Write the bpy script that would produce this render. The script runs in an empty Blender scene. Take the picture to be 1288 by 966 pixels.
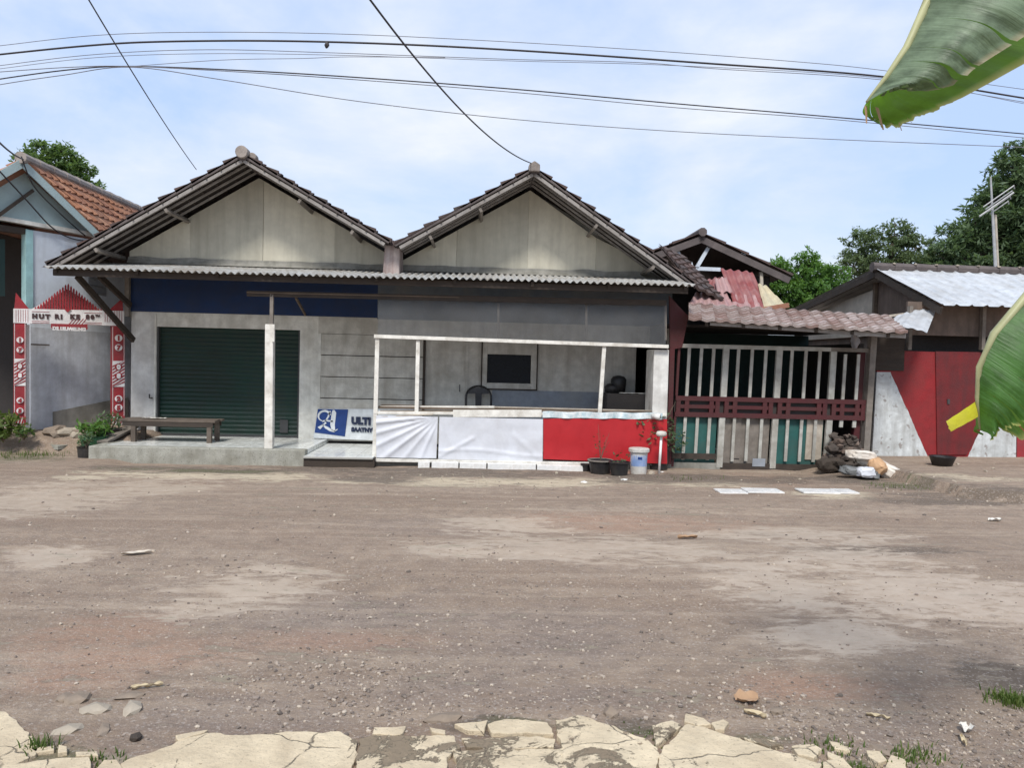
import bpy, math, random
from mathutils import Vector, Matrix, noise
R = math.radians
random.seed(7)
V = Vector
PI = math.pi

# ------------------------------------------------------------------ scene, camera
sc = bpy.context.scene
C = sc.collection
F, CX, CY = 920.0, 644.0, 483.0
CAM = V((0, 0, 1.6))
ROT = Matrix.Rotation(R(-2.5), 3, 'Z') @ Matrix.Rotation(R(90 - 1.75), 3, 'X') @ Matrix.Rotation(R(1.4), 3, 'Z')
cd = bpy.data.cameras.new('camera')
cam = bpy.data.objects.new('camera', cd)
C.objects.link(cam)
cam.location = CAM
cam.rotation_euler = ROT.to_euler()
cd.sensor_width = 36.0
cd.lens = 36.0 * F / 1288.0
cd.clip_end = 3000
cd.clip_start = 0.05
sc.camera = cam

def ray(px, py):
    return ROT @ V(((px - CX) / F, -(py - CY) / F, -1.0))
def at(px, py, Y):                       # measured point on the plane y = Y
    d = ray(px, py); return CAM + d * (Y / d.y)
def atz(px, py, z):                      # measured point on the level z
    d = ray(px, py); return CAM + d * ((z - CAM.z) / d.z)
def atp(px, py, P0, P1):                 # measured point on an upright plane through two points
    n = V((P1.y - P0.y, P0.x - P1.x, 0)); d = ray(px, py)
    return CAM + d * ((P0 - CAM).dot(n) / d.dot(n))

# ------------------------------------------------------------------ materials
def nd(nt, t, **kw):
    n = nt.nodes.new(t)
    for k, v in kw.items():
        if k in n.inputs: n.inputs[k].default_value = v
        else: setattr(n, k, v)
    return n
def lk(nt, a, b): nt.links.new(a, b)
def mixc(nt, fac, a, b, bt='MIX'):
    n = nt.nodes.new('ShaderNodeMix'); n.data_type = 'RGBA'; n.blend_type = bt
    for s, v in ((n.inputs[0], fac), (n.inputs[6], a), (n.inputs[7], b)):
        if hasattr(v, 'is_output'): nt.links.new(v, s)
        else: s.default_value = v if not isinstance(v, tuple) else (*v, 1)[:4]
    return n.outputs[2]
def ramp(nt, src, p0, p1, c0=0.0, c1=1.0):
    r = nt.nodes.new('ShaderNodeMapRange'); r.clamp = True
    r.inputs[1].default_value = p0; r.inputs[2].default_value = p1
    r.inputs[3].default_value = c0; r.inputs[4].default_value = c1
    nt.links.new(src, r.inputs[0]); return r.outputs[0]
def noi(nt, co, scale, detail=5.0, rough=0.6, vec=None, dist=0.0):
    n = nt.nodes.new('ShaderNodeTexNoise'); n.inputs['Scale'].default_value = scale
    n.inputs['Detail'].default_value = detail; n.inputs['Roughness'].default_value = rough
    n.inputs['Distortion'].default_value = dist
    if vec:
        m = nt.nodes.new('ShaderNodeMapping'); m.inputs['Scale'].default_value = vec
        nt.links.new(co, m.inputs[0]); co = m.outputs[0]
    nt.links.new(co, n.inputs['Vector']); return n.outputs[0]
def mat(name, col, rough=0.7, dirt=None, dscale=1.5, damt=0.6, var=0.18, vscale=6.0, streak=None, samt=0.5,
        bump=0.25, bscale=40.0, metal=0.0, grain=None, spec=0.4, speck=None, trans=None):
    """procedural surface: base tone with cloudy variation, dirt patches, rain streaks, wood grain and fine bump"""
    m = bpy.data.materials.new(name); m.use_nodes = True; nt = m.node_tree
    b = nt.nodes['Principled BSDF']; b.inputs['Roughness'].default_value = rough
    b.inputs['Metallic'].default_value = metal; b.inputs['Specular IOR Level'].default_value = spec
    co = nt.nodes.new('ShaderNodeTexCoord').outputs['Object']
    v = noi(nt, co, vscale, 6)
    lo = tuple(c * (1 - var) for c in col); hi = tuple(min(1, c * (1 + var)) for c in col)
    c = mixc(nt, ramp(nt, v, 0.3, 0.7), lo, hi)
    if grain:
        g = noi(nt, co, 9, 6, 0.7, vec=grain)
        c = mixc(nt, ramp(nt, g, 0.35, 0.75, 0, 0.75), c, tuple(x * 0.45 for x in col))
    if dirt:
        d = noi(nt, co, dscale, 8, 0.65, dist=0.4)
        c = mixc(nt, ramp(nt, d, 0.42, 0.68, 0, damt), c, dirt)
    if streak:
        s = noi(nt, co, 3.0, 6, 0.6, vec=(2.2, 2.2, 0.18))
        c = mixc(nt, ramp(nt, s, 0.45, 0.7, 0, samt), c, streak)
    if speck:
        s = noi(nt, co, speck[1], 2, 0.5)
        c = mixc(nt, ramp(nt, s, 0.62, 0.68, 0, 0.8), c, speck[0])
    lk(nt, c, b.inputs['Base Color'])
    rr = ramp(nt, v, 0.3, 0.7, max(0.05, rough - 0.12), min(1, rough + 0.12)); lk(nt, rr, b.inputs['Roughness'])
    if bump:
        bp = nd(nt, 'ShaderNodeBump', Strength=bump); bp.inputs['Distance'].default_value = 0.02
        lk(nt, noi(nt, co, bscale, 5, 0.65, vec=grain), bp.inputs['Height']); lk(nt, bp.outputs[0], b.inputs['Normal'])
    if trans:
        t = nd(nt, 'ShaderNodeBsdfTranslucent'); t.inputs[0].default_value = (*trans, 1)
        mx = nd(nt, 'ShaderNodeMixShader'); mx.inputs[0].default_value = 0.4
        lk(nt, b.outputs[0], mx.inputs[1]); lk(nt, t.outputs[0], mx.inputs[2])
        lk(nt, mx.outputs[0], nt.nodes['Material Output'].inputs[0])
    return m

def tilemat(name, cols, rough=0.75, moss=None, mamt=0.5):
    m = bpy.data.materials.new(name); m.use_nodes = True; nt = m.node_tree
    b = nt.nodes['Principled BSDF']; b.inputs['Roughness'].default_value = rough
    tc = nt.nodes.new('ShaderNodeTexCoord')
    fl = nt.nodes.new('ShaderNodeVectorMath'); fl.operation = 'FLOOR'; lk(nt, tc.outputs['UV'], fl.inputs[0])
    w = nt.nodes.new('ShaderNodeTexWhiteNoise'); w.noise_dimensions = '3D'; lk(nt, fl.outputs[0], w.inputs['Vector'])
    cr = nt.nodes.new('ShaderNodeValToRGB'); cr.color_ramp.elements[0].color = (*cols[0], 1)
    cr.color_ramp.elements[1].color = (*cols[-1], 1)
    for i, cc in enumerate(cols[1:-1]):
        e = cr.color_ramp.elements.new((i + 1) / (len(cols) - 1)); e.color = (*cc, 1)
    lk(nt, w.outputs[0], cr.inputs[0]); c = cr.outputs[0]
    co = tc.outputs['Object']
    c = mixc(nt, ramp(nt, noi(nt, co, 14, 6), 0.3, 0.7, 0, 0.5), c, tuple(x * 0.5 for x in cols[0]))
    if moss: c = mixc(nt, ramp(nt, noi(nt, co, 1.3, 8, 0.7), 0.42, 0.65, 0, mamt), c, moss)
    lk(nt, c, b.inputs['Base Color'])
    bp = nd(nt, 'ShaderNodeBump', Strength=0.35); bp.inputs['Distance'].default_value = 0.02
    lk(nt, noi(nt, co, 45, 5), bp.inputs['Height']); lk(nt, bp.outputs[0], b.inputs['Normal'])
    return m

def floormat(name, col, grout, cell):
    m = mat(name, col, 0.22, dirt=(0.45, 0.42, 0.36), dscale=1.2, damt=0.45, var=0.06, bump=0.03)
    nt = m.node_tree; b = nt.nodes['Principled BSDF']
    co = nt.nodes.new('ShaderNodeTexCoord').outputs['Object']
    br = nt.nodes.new('ShaderNodeTexBrick'); br.offset = 0; br.inputs['Scale'].default_value = 1
    br.inputs['Brick Width'].default_value = cell; br.inputs['Row Height'].default_value = cell
    br.inputs['Mortar Size'].default_value = 0.004
    lk(nt, co, br.inputs['Vector'])
    src = b.inputs['Base Color'].links[0].from_socket
    lk(nt, mixc(nt, br.outputs['Fac'], src, grout), b.inputs['Base Color'])
    return m

def leafmat(name, c1, c2, tr):
    m = bpy.data.materials.new(name); m.use_nodes = True; nt = m.node_tree
    b = nt.nodes['Principled BSDF']; b.inputs['Roughness'].default_value = 0.55
    b.inputs['Specular IOR Level'].default_value = 0.3
    g = nt.nodes.new('ShaderNodeNewGeometry')
    co = nt.nodes.new('ShaderNodeTexCoord').outputs['Object']
    c = mixc(nt, g.outputs['Random Per Island'], c1, c2)
    c = mixc(nt, ramp(nt, noi(nt, co, 0.9, 4), 0.35, 0.65, 0, 0.6), c, tuple(x * 0.55 for x in c1))
    lk(nt, c, b.inputs['Base Color'])
    t = nd(nt, 'ShaderNodeBsdfTranslucent'); t.inputs[0].default_value = (*tr, 1)
    mx = nd(nt, 'ShaderNodeMixShader'); mx.inputs[0].default_value = 0.3
    lk(nt, b.outputs[0], mx.inputs[1]); lk(nt, t.outputs[0], mx.inputs[2])
    lk(nt, mx.outputs[0], nt.nodes['Material Output'].inputs[0])
    return m

M = {}
M['white_paint'] = mat('white_paint', (0.70, 0.69, 0.63), 0.6, dirt=(0.36, 0.33, 0.27), dscale=2.5, damt=0.55, streak=(0.38, 0.36, 0.3), samt=0.35)
M['white_wood'] = mat('white_wood', (0.74, 0.72, 0.66), 0.6, dirt=(0.33, 0.29, 0.23), dscale=5, damt=0.6, var=0.1)
M['old_white'] = mat('old_white', (0.55, 0.535, 0.48), 0.75, dirt=(0.28, 0.25, 0.2), dscale=2, damt=0.55, streak=(0.25, 0.22, 0.18), samt=0.4)
M['pier_white'] = mat('pier_white', (0.68, 0.675, 0.64), 0.75, dirt=(0.33, 0.3, 0.27), dscale=1.6, damt=0.6, streak=(0.3, 0.28, 0.25), samt=0.35)
M['board_a'] = mat('board_a', (0.62, 0.585, 0.47), 0.8, dirt=(0.42, 0.39, 0.31), dscale=1.2, damt=0.55, var=0.08, streak=(0.36, 0.33, 0.26), samt=0.4, bump=0.08)
M['board_b'] = mat('board_b', (0.49, 0.465, 0.375), 0.8, dirt=(0.36, 0.335, 0.27), dscale=1.2, damt=0.55, var=0.08, streak=(0.30, 0.28, 0.22), samt=0.5, bump=0.08)
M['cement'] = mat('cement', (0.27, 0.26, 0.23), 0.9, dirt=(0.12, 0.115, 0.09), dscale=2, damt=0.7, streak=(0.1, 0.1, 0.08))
M['kerb'] = mat('kerb', (0.34, 0.335, 0.29), 0.9, dirt=(0.16, 0.15, 0.115), dscale=2.4, damt=0.7, streak=(0.17, 0.16, 0.12), speck=((0.12, 0.11, 0.09), 60))
M['floor_tile'] = floormat('floor_tile', (0.70, 0.72, 0.69), (0.35, 0.34, 0.31), 0.3)
M['blue'] = mat('blue', (0.006, 0.027, 0.100), 0.6, dirt=(0.012, 0.022, 0.05), dscale=1.4, damt=0.5)
M['blue_grey'] = mat('blue_grey', (0.10, 0.13, 0.17), 0.7, dirt=(0.2, 0.19, 0.17), dscale=1.2, damt=0.6)
M['blue_dado'] = mat('blue_dado', (0.25, 0.275, 0.31), 0.7, dirt=(0.3, 0.29, 0.26), dscale=1.2, damt=0.6)
M['green_metal'] = mat('green_metal', (0.003, 0.026, 0.017), 0.5, dirt=(0.012, 0.016, 0.011), dscale=1.5, damt=0.6, metal=0.0)
M['dark_metal'] = mat('dark_metal', (0.05, 0.05, 0.05), 0.5)
M['zinc'] = mat('zinc', (0.50, 0.50, 0.48), 0.55, dirt=(0.26, 0.22, 0.17), dscale=1.6, damt=0.75, metal=0.15, bump=0.1, streak=(0.34, 0.28, 0.22), samt=0.5)
M['zinc_new'] = mat('zinc_new', (0.50, 0.52, 0.54), 0.5, dirt=(0.36, 0.335, 0.30), dscale=1.2, damt=0.5, metal=0.2, bump=0.05)
M['wood_dark'] = mat('wood_dark', (0.055, 0.042, 0.033), 0.85, grain=(0.4, 3, 3), var=0.3)
M['wood_grey'] = mat('wood_grey', (0.21, 0.185, 0.16), 0.85, dirt=(0.08, 0.065, 0.05), dscale=3, damt=0.6, var=0.25)
M['bench_wood'] = mat('bench_wood', (0.115, 0.088, 0.068), 0.8, grain=(0.4, 3, 3), dirt=(0.2, 0.17, 0.14), dscale=3, damt=0.4)
M['wood_fascia'] = mat('wood_fascia', (0.30, 0.28, 0.26), 0.85, dirt=(0.12, 0.1, 0.085), dscale=3, damt=0.65, var=0.2)
M['wood_brown'] = mat('wood_brown', (0.16, 0.115, 0.08), 0.8, grain=(0.4, 3, 3), dirt=(0.07, 0.055, 0.04), dscale=3, damt=0.5)
M['wood_bleached'] = mat('wood_bleached', (0.45, 0.40, 0.33), 0.8, dirt=(0.22, 0.17, 0.13), dscale=4, damt=0.6, var=0.2)
M['tile_dark'] = tilemat('tile_dark', [(0.075, 0.048, 0.042), (0.105, 0.062, 0.052), (0.055, 0.042, 0.04)], moss=(0.045, 0.043, 0.04))
M['tile_orange'] = tilemat('tile_orange', [(0.38, 0.15, 0.07), (0.52, 0.24, 0.125), (0.30, 0.13, 0.08), (0.56, 0.30, 0.18)], moss=(0.24, 0.15, 0.10), mamt=0.4)
M['tile_pink'] = tilemat('tile_pink', [(0.37, 0.28, 0.255), (0.54, 0.48, 0.455), (0.28, 0.175, 0.15), (0.46, 0.40, 0.38)], moss=(0.20, 0.135, 0.11), mamt=0.65)
M['ridge_cement'] = mat('ridge_cement', (0.32, 0.28, 0.25), 0.9, dirt=(0.12, 0.1, 0.09), dscale=3, damt=0.7)
M['ridge_dark'] = mat('ridge_dark', (0.12, 0.10, 0.095), 0.9, dirt=(0.06, 0.05, 0.05), dscale=3, damt=0.7)
M['red_sheet'] = mat('red_sheet', (0.21, 0.05, 0.048), 0.6, dirt=(0.30, 0.17, 0.16), dscale=2.2, damt=0.75, bump=0.05)
M['red_sheet_faded'] = mat('red_sheet_faded', (0.36, 0.235, 0.225), 0.55, dirt=(0.3, 0.12, 0.11), dscale=1.5, damt=0.5, bump=0.05)
M['fibre_yellow'] = mat('fibre_yellow', (0.46, 0.42, 0.29), 0.6, dirt=(0.4, 0.28, 0.16), dscale=2, damt=0.5)
M['red_paint'] = mat('red_paint', (0.30, 0.022, 0.028), 0.55, dirt=(0.2, 0.05, 0.05), dscale=2, damt=0.5)
M['red_wall'] = mat('red_wall', (0.24, 0.015, 0.018), 0.65, dirt=(0.17, 0.03, 0.028), dscale=1.2, damt=0.7)
M['red_shaded'] = mat('red_shaded', (0.15, 0.012, 0.014), 0.6, dirt=(0.08, 0.02, 0.02), dscale=2, damt=0.7, streak=(0.07, 0.02, 0.02))
M['maroon'] = mat('maroon', (0.070, 0.013, 0.015), 0.65, dirt=(0.055, 0.025, 0.022), dscale=3, damt=0.6)
M['slat_white'] = mat('slat_white', (0.42, 0.415, 0.375), 0.7, dirt=(0.2, 0.18, 0.15), dscale=4, damt=0.7, streak=(0.25, 0.22, 0.18), samt=0.4)
M['teal'] = mat('teal', (0.02, 0.095, 0.085), 0.6, dirt=(0.05, 0.08, 0.07), dscale=2, damt=0.6)
M['teal_wall'] = mat('teal_wall', (0.30, 0.50, 0.50), 0.7, dirt=(0.3, 0.4, 0.4), dscale=1, damt=0.4)
M['pale_teal'] = mat('pale_teal', (0.34, 0.44, 0.44), 0.75, dirt=(0.3, 0.36, 0.37), dscale=0.8, damt=0.5, var=0.07)
M['pale_blue'] = mat('pale_blue', (0.62, 0.67, 0.72), 0.8, dirt=(0.42, 0.44, 0.46), dscale=0.8, damt=0.5, streak=(0.42, 0.43, 0.44), samt=0.4, var=0.07)
M['wall_stained'] = mat('wall_stained', (0.52, 0.55, 0.59), 0.85, dirt=(0.27, 0.28, 0.30), dscale=0.9, damt=0.75, streak=(0.28, 0.28, 0.28), samt=0.5)
M['white_gate'] = mat('white_gate', (0.74, 0.72, 0.70), 0.6, dirt=(0.5, 0.45, 0.42), dscale=2, damt=0.4)
M['ink'] = mat('ink', (0.06, 0.03, 0.03), 0.6, bump=0)
M['navy'] = mat('navy', (0.012, 0.045, 0.19), 0.4, dirt=(0.03, 0.07, 0.22), damt=0.4, bump=0.03)
M['ink_navy'] = mat('ink_navy', (0.02, 0.03, 0.07), 0.5, bump=0)
M['banner_white'] = mat('banner_white', (0.66, 0.69, 0.70), 0.4, dirt=(0.5, 0.52, 0.52), damt=0.4, bump=0.03)
M['tarp'] = mat('tarp', (0.60, 0.615, 0.655), 0.5, dirt=(0.44, 0.43, 0.43), dscale=1.8, damt=0.55, var=0.05, bump=0.08, bscale=12)
M['tarp_red'] = mat('tarp_red', (0.40, 0.013, 0.018), 0.55, dirt=(0.36, 0.014, 0.02), dscale=1.5, damt=0.5, var=0.08, bump=0.08, bscale=12)
M['oilcloth'] = mat('oilcloth', (0.66, 0.70, 0.70), 0.35, dirt=(0.2, 0.36, 0.42), dscale=9, damt=0.7, bump=0.1)
M['black_plastic'] = mat('black_plastic', (0.018, 0.018, 0.02), 0.4, dirt=(0.07, 0.06, 0.05), dscale=3, damt=0.5)
M['bucket_white'] = mat('bucket_white', (0.55, 0.54, 0.51), 0.5, dirt=(0.33, 0.28, 0.22), dscale=5, damt=0.7)
M['bucket_blue'] = mat('bucket_blue', (0.22, 0.32, 0.55), 0.45, dirt=(0.5, 0.5, 0.5), dscale=6, damt=0.6)
M['white_plastic'] = mat('white_plastic', (0.72, 0.72, 0.69), 0.4, dirt=(0.5, 0.45, 0.4), dscale=8, damt=0.3)
M['green_plastic'] = mat('green_plastic', (0.03, 0.13, 0.06), 0.45, dirt=(0.05, 0.07, 0.04), damt=0.5)
M['soil'] = mat('soil', (0.055, 0.042, 0.032), 0.95, bump=0.8, bscale=60)
M['stone'] = mat('stone', (0.24, 0.187, 0.14), 0.9, dirt=(0.12, 0.105, 0.09), dscale=5, damt=0.6, var=0.3)
M['rubble'] = mat('rubble', (0.07, 0.055, 0.045), 0.9, dirt=(0.05, 0.042, 0.036), dscale=5, damt=0.6, var=0.35)
def gravelmat():
    m = mat('gravel', (0.22, 0.19, 0.165), 0.9); nt = m.node_tree; b = nt.nodes['Principled BSDF']
    gg = nt.nodes.new('ShaderNodeNewGeometry'); cr = nt.nodes.new('ShaderNodeValToRGB')
    cr.color_ramp.elements[0].color = (0.11, 0.09, 0.075, 1); cr.color_ramp.elements[1].color = (0.46, 0.39, 0.31, 1)
    e = cr.color_ramp.elements.new(0.55); e.color = (0.26, 0.21, 0.175, 1)
    lk(nt, gg.outputs['Random Per Island'], cr.inputs[0]); lk(nt, cr.outputs[0], b.inputs['Base Color']); return m
M['gravel'] = gravelmat()
M['stone_pale'] = mat('stone_pale', (0.35, 0.30, 0.235), 0.9, dirt=(0.22, 0.19, 0.15), dscale=5, damt=0.6, var=0.25)
M['sack'] = mat('sack', (0.68, 0.63, 0.56), 0.6, dirt=(0.42, 0.33, 0.24), dscale=4, damt=0.5, bump=0.3, bscale=70)
M['sack_orange'] = mat('sack_orange', (0.50, 0.31, 0.17), 0.6, dirt=(0.4, 0.25, 0.15), dscale=4, damt=0.5)
M['sack_grey'] = mat('sack_grey', (0.12, 0.125, 0.125), 0.6, dirt=(0.3, 0.3, 0.29), dscale=4, damt=0.5)
M['shed_brown'] = mat('shed_brown', (0.17, 0.125, 0.10), 0.85, dirt=(0.06, 0.05, 0.042), dscale=1.3, damt=0.7, streak=(0.06, 0.05, 0.04))
M['shed_cream'] = mat('shed_cream', (0.50, 0.45, 0.38), 0.8, dirt=(0.33, 0.28, 0.22), dscale=1, damt=0.6)
M['shed_white'] = mat('shed_white', (0.60, 0.63, 0.63), 0.75, dirt=(0.28, 0.28, 0.26), dscale=3, damt=0.7, streak=(0.27, 0.26, 0.24), samt=0.6, speck=((0.25, 0.22, 0.2), 9))
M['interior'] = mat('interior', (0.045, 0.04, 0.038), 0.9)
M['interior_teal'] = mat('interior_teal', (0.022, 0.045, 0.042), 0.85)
M['glass_dark'] = mat('glass_dark', (0.012, 0.014, 0.018), 0.3, bump=0, spec=0.12)
M['bark'] = mat('bark', (0.10, 0.08, 0.065), 0.95, bump=0.8, bscale=12)
M['cable_thin'] = mat('cable_thin', (0.16, 0.16, 0.18), 0.6, bump=0)
M['cable'] = mat('cable', (0.035, 0.03, 0.032), 0.6, bump=0)
M['steel_grey'] = mat('steel_grey', (0.38, 0.38, 0.38), 0.5, metal=0.3)
M['truss'] = mat('truss', (0.55, 0.60, 0.66), 0.5)
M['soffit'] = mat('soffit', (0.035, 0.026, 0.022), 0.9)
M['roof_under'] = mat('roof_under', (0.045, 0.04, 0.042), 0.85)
M['downpipe'] = mat('downpipe', (0.34, 0.27, 0.25), 0.85, dirt=(0.16, 0.1, 0.09), dscale=3, damt=0.8, streak=(0.5, 0.46, 0.43), samt=0.6)
M['paving'] = mat('paving', (0.54, 0.445, 0.295), 0.9, dirt=(0.34, 0.27, 0.18), dscale=2.6, damt=0.6, var=0.12, vscale=9, speck=((0.27, 0.215, 0.145), 60), bump=0.35, bscale=35)
def pavemat(name, flake):
    m = mat(name, (0.57, 0.475, 0.33), 0.92, dirt=(0.38, 0.30, 0.20), dscale=2.2, damt=0.75, var=0.14, vscale=9, bump=0.5, bscale=35, speck=((0.36, 0.30, 0.21), 80))
    nt = m.node_tree; b = nt.nodes['Principled BSDF']; co = nt.nodes.new('ShaderNodeTexCoord').outputs['Object']
    src = b.inputs['Base Color'].links[0].from_socket
    f1 = noi(nt, co, 3.2, 10, 0.72, dist=0.6); fm = ramp(nt, f1, 0.66 - flake, 0.69 - flake)
    f2 = noi(nt, co, 16, 6, 0.7); fm2 = ramp(nt, f2, 0.67 - flake * 0.4, 0.70 - flake * 0.4)
    vo = nt.nodes.new('ShaderNodeTexVoronoi'); vo.feature = 'DISTANCE_TO_EDGE'; vo.inputs['Scale'].default_value = 2.6
    wv = nt.nodes.new('ShaderNodeMix'); wv.data_type = 'VECTOR'; wv.inputs[0].default_value = 0.12
    nn = nt.nodes.new('ShaderNodeTexNoise'); nn.inputs['Scale'].default_value = 5; nn.inputs['Detail'].default_value = 6; lk(nt, co, nn.inputs['Vector'])
    lk(nt, co, wv.inputs[4]); lk(nt, nn.outputs[1], wv.inputs[5]); lk(nt, wv.outputs[1], vo.inputs['Vector'])
    cm = nt.nodes.new('ShaderNodeMath'); cm.operation = 'MULTIPLY'; lk(nt, ramp(nt, vo.outputs[0], 0.010, 0.0, 0, 0.9), cm.inputs[0]); lk(nt, ramp(nt, noi(nt, co, 3.7, 5, 0.7), 0.44, 0.56), cm.inputs[1]); cr = cm.outputs[0]
    c = mixc(nt, fm, src, (0.20, 0.155, 0.105)); c = mixc(nt, fm2, c, (0.24, 0.185, 0.125)); c = mixc(nt, cr, c, (0.12, 0.095, 0.07))
    lk(nt, c, b.inputs['Base Color'])
    hs = nt.nodes.new('ShaderNodeMath'); hs.operation = 'MAXIMUM'; lk(nt, fm, hs.inputs[0]); lk(nt, cr, hs.inputs[1])
    bp = nd(nt, 'ShaderNodeBump', Strength=0.8); bp.invert = True; bp.inputs['Distance'].default_value = 0.012
    lk(nt, hs.outputs[0], bp.inputs['Height']); lk(nt, b.inputs['Normal'].links[0].from_socket, bp.inputs['Normal']); lk(nt, bp.outputs[0], b.inputs['Normal'])
    return m
M['paving'] = pavemat('paving', 0.05); M['paving_flaked'] = pavemat('paving_flaked', 0.14)
M['leaf_dry'] = mat('leaf_dry', (0.38, 0.24, 0.14), 0.8)
M['paper'] = mat('paper', (0.65, 0.62, 0.56), 0.8, bump=0.3)
M['straw_pale'] = mat('straw_pale', (0.52, 0.46, 0.38), 0.8)
M['straw'] = mat('straw', (0.52, 0.43, 0.28), 0.8)
M['grass'] = leafmat('grass', (0.07, 0.12, 0.025), (0.14, 0.17, 0.04), (0.12, 0.2, 0.03))
M['leaf_mid'] = leafmat('leaf_mid', (0.06, 0.12, 0.04), (0.15, 0.22, 0.075), (0.24, 0.38, 0.08))
M['leaf_thin'] = leafmat('leaf_thin', (0.09, 0.14, 0.065), (0.18, 0.23, 0.12), (0.25, 0.34, 0.12))
M['leaf_bright'] = leafmat('leaf_bright', (0.06, 0.14, 0.035), (0.15, 0.27, 0.06), (0.24, 0.44, 0.07))
M['leaf_dark'] = leafmat('leaf_dark', (0.055, 0.10, 0.05), (0.17, 0.23, 0.12), (0.20, 0.31, 0.10))
M['leaf_brownish'] = leafmat('leaf_brownish', (0.05, 0.075, 0.035), (0.12, 0.14, 0.07), (0.1, 0.15, 0.05))

def netmat():
    m = bpy.data.materials.new('shade_net'); m.use_nodes = True; nt = m.node_tree
    b = nt.nodes['Principled BSDF']; b.inputs['Base Color'].default_value = (0.10, 0.105, 0.11, 1); b.inputs['Roughness'].default_value = 0.7
    t = nt.nodes.new('ShaderNodeBsdfTransparent'); mx = nt.nodes.new('ShaderNodeMixShader')
    co = nt.nodes.new('ShaderNodeTexCoord').outputs['Object']
    lk(nt, ramp(nt, noi(nt, co, 2, 5), 0.3, 0.7, 0.35, 0.6), mx.inputs[0])
    lk(nt, t.outputs[0], mx.inputs[1]); lk(nt, b.outputs[0], mx.inputs[2])
    lk(nt, mx.outputs[0], nt.nodes['Material Output'].inputs[0]); return m
M['shade_net'] = netmat()

def bananamat(name, c, tr, yellow):
    m = bpy.data.materials.new(name); m.use_nodes = True; nt = m.node_tree
    b = nt.nodes['Principled BSDF']; b.inputs['Roughness'].default_value = 0.45
    tc = nt.nodes.new('ShaderNodeTexCoord')
    veins = noi(nt, tc.outputs['UV'], 1.0, 4, 0.6, vec=(70, 1.2, 1))
    big = noi(nt, tc.outputs['UV'], 1.0, 4, 0.6, vec=(9, 2.5, 1))
    cc = mixc(nt, ramp(nt, big, 0.38, 0.6), tuple(x * 0.55 for x in c), tuple(min(1, x * 1.45) for x in c))
    cc = mixc(nt, ramp(nt, veins, 0.4, 0.65, 0, 0.35), cc, tuple(x * 0.6 for x in c))
    sep = nt.nodes.new('ShaderNodeSeparateXYZ'); lk(nt, tc.outputs['UV'], sep.inputs[0])
    edge = ramp(nt, sep.outputs[1], 0.90, 1.0, 0, 0.85)
    cc = mixc(nt, edge, cc, yellow)
    lk(nt, cc, b.inputs['Base Color'])
    bp = nd(nt, 'ShaderNodeBump', Strength=0.4); bp.inputs['Distance'].default_value = 0.01
    lk(nt, veins, bp.inputs['Height']); lk(nt, bp.outputs[0], b.inputs['Normal'])
    t = nd(nt, 'ShaderNodeBsdfTranslucent'); lk(nt, mixc(nt, edge, tr, yellow), t.inputs[0])
    mx = nd(nt, 'ShaderNodeMixShader'); mx.inputs[0].default_value = 0.5
    lk(nt, b.outputs[0], mx.inputs[1]); lk(nt, t.outputs[0], mx.inputs[2])
    lk(nt, mx.outputs[0], nt.nodes['Material Output'].inputs[0]); return m
M['banana_pale'] = bananamat('banana_pale', (0.22, 0.29, 0.19), (0.12, 0.20, 0.06), (0.4, 0.34, 0.2))
M['banana_green'] = bananamat('banana_green', (0.09, 0.17, 0.03), (0.19, 0.37, 0.03), (0.6, 0.55, 0.2))
M['banana_deep'] = bananamat('banana_deep', (0.07, 0.17, 0.04), (0.18, 0.40, 0.04), (0.62, 0.60, 0.20))
M['banana_yellow'] = mat('banana_yellow', (0.62, 0.60, 0.04), 0.5, dirt=(0.55, 0.4, 0.15), dscale=9, damt=0.4, trans=(0.7, 0.65, 0.03))
M['banana_rib'] = mat('banana_rib', (0.36, 0.36, 0.19), 0.5, bump=0.05)
M['banana_stem'] = mat('banana_stem', (0.2, 0.24, 0.1), 0.6, dirt=(0.15, 0.1, 0.05), dscale=2, damt=0.7)

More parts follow.
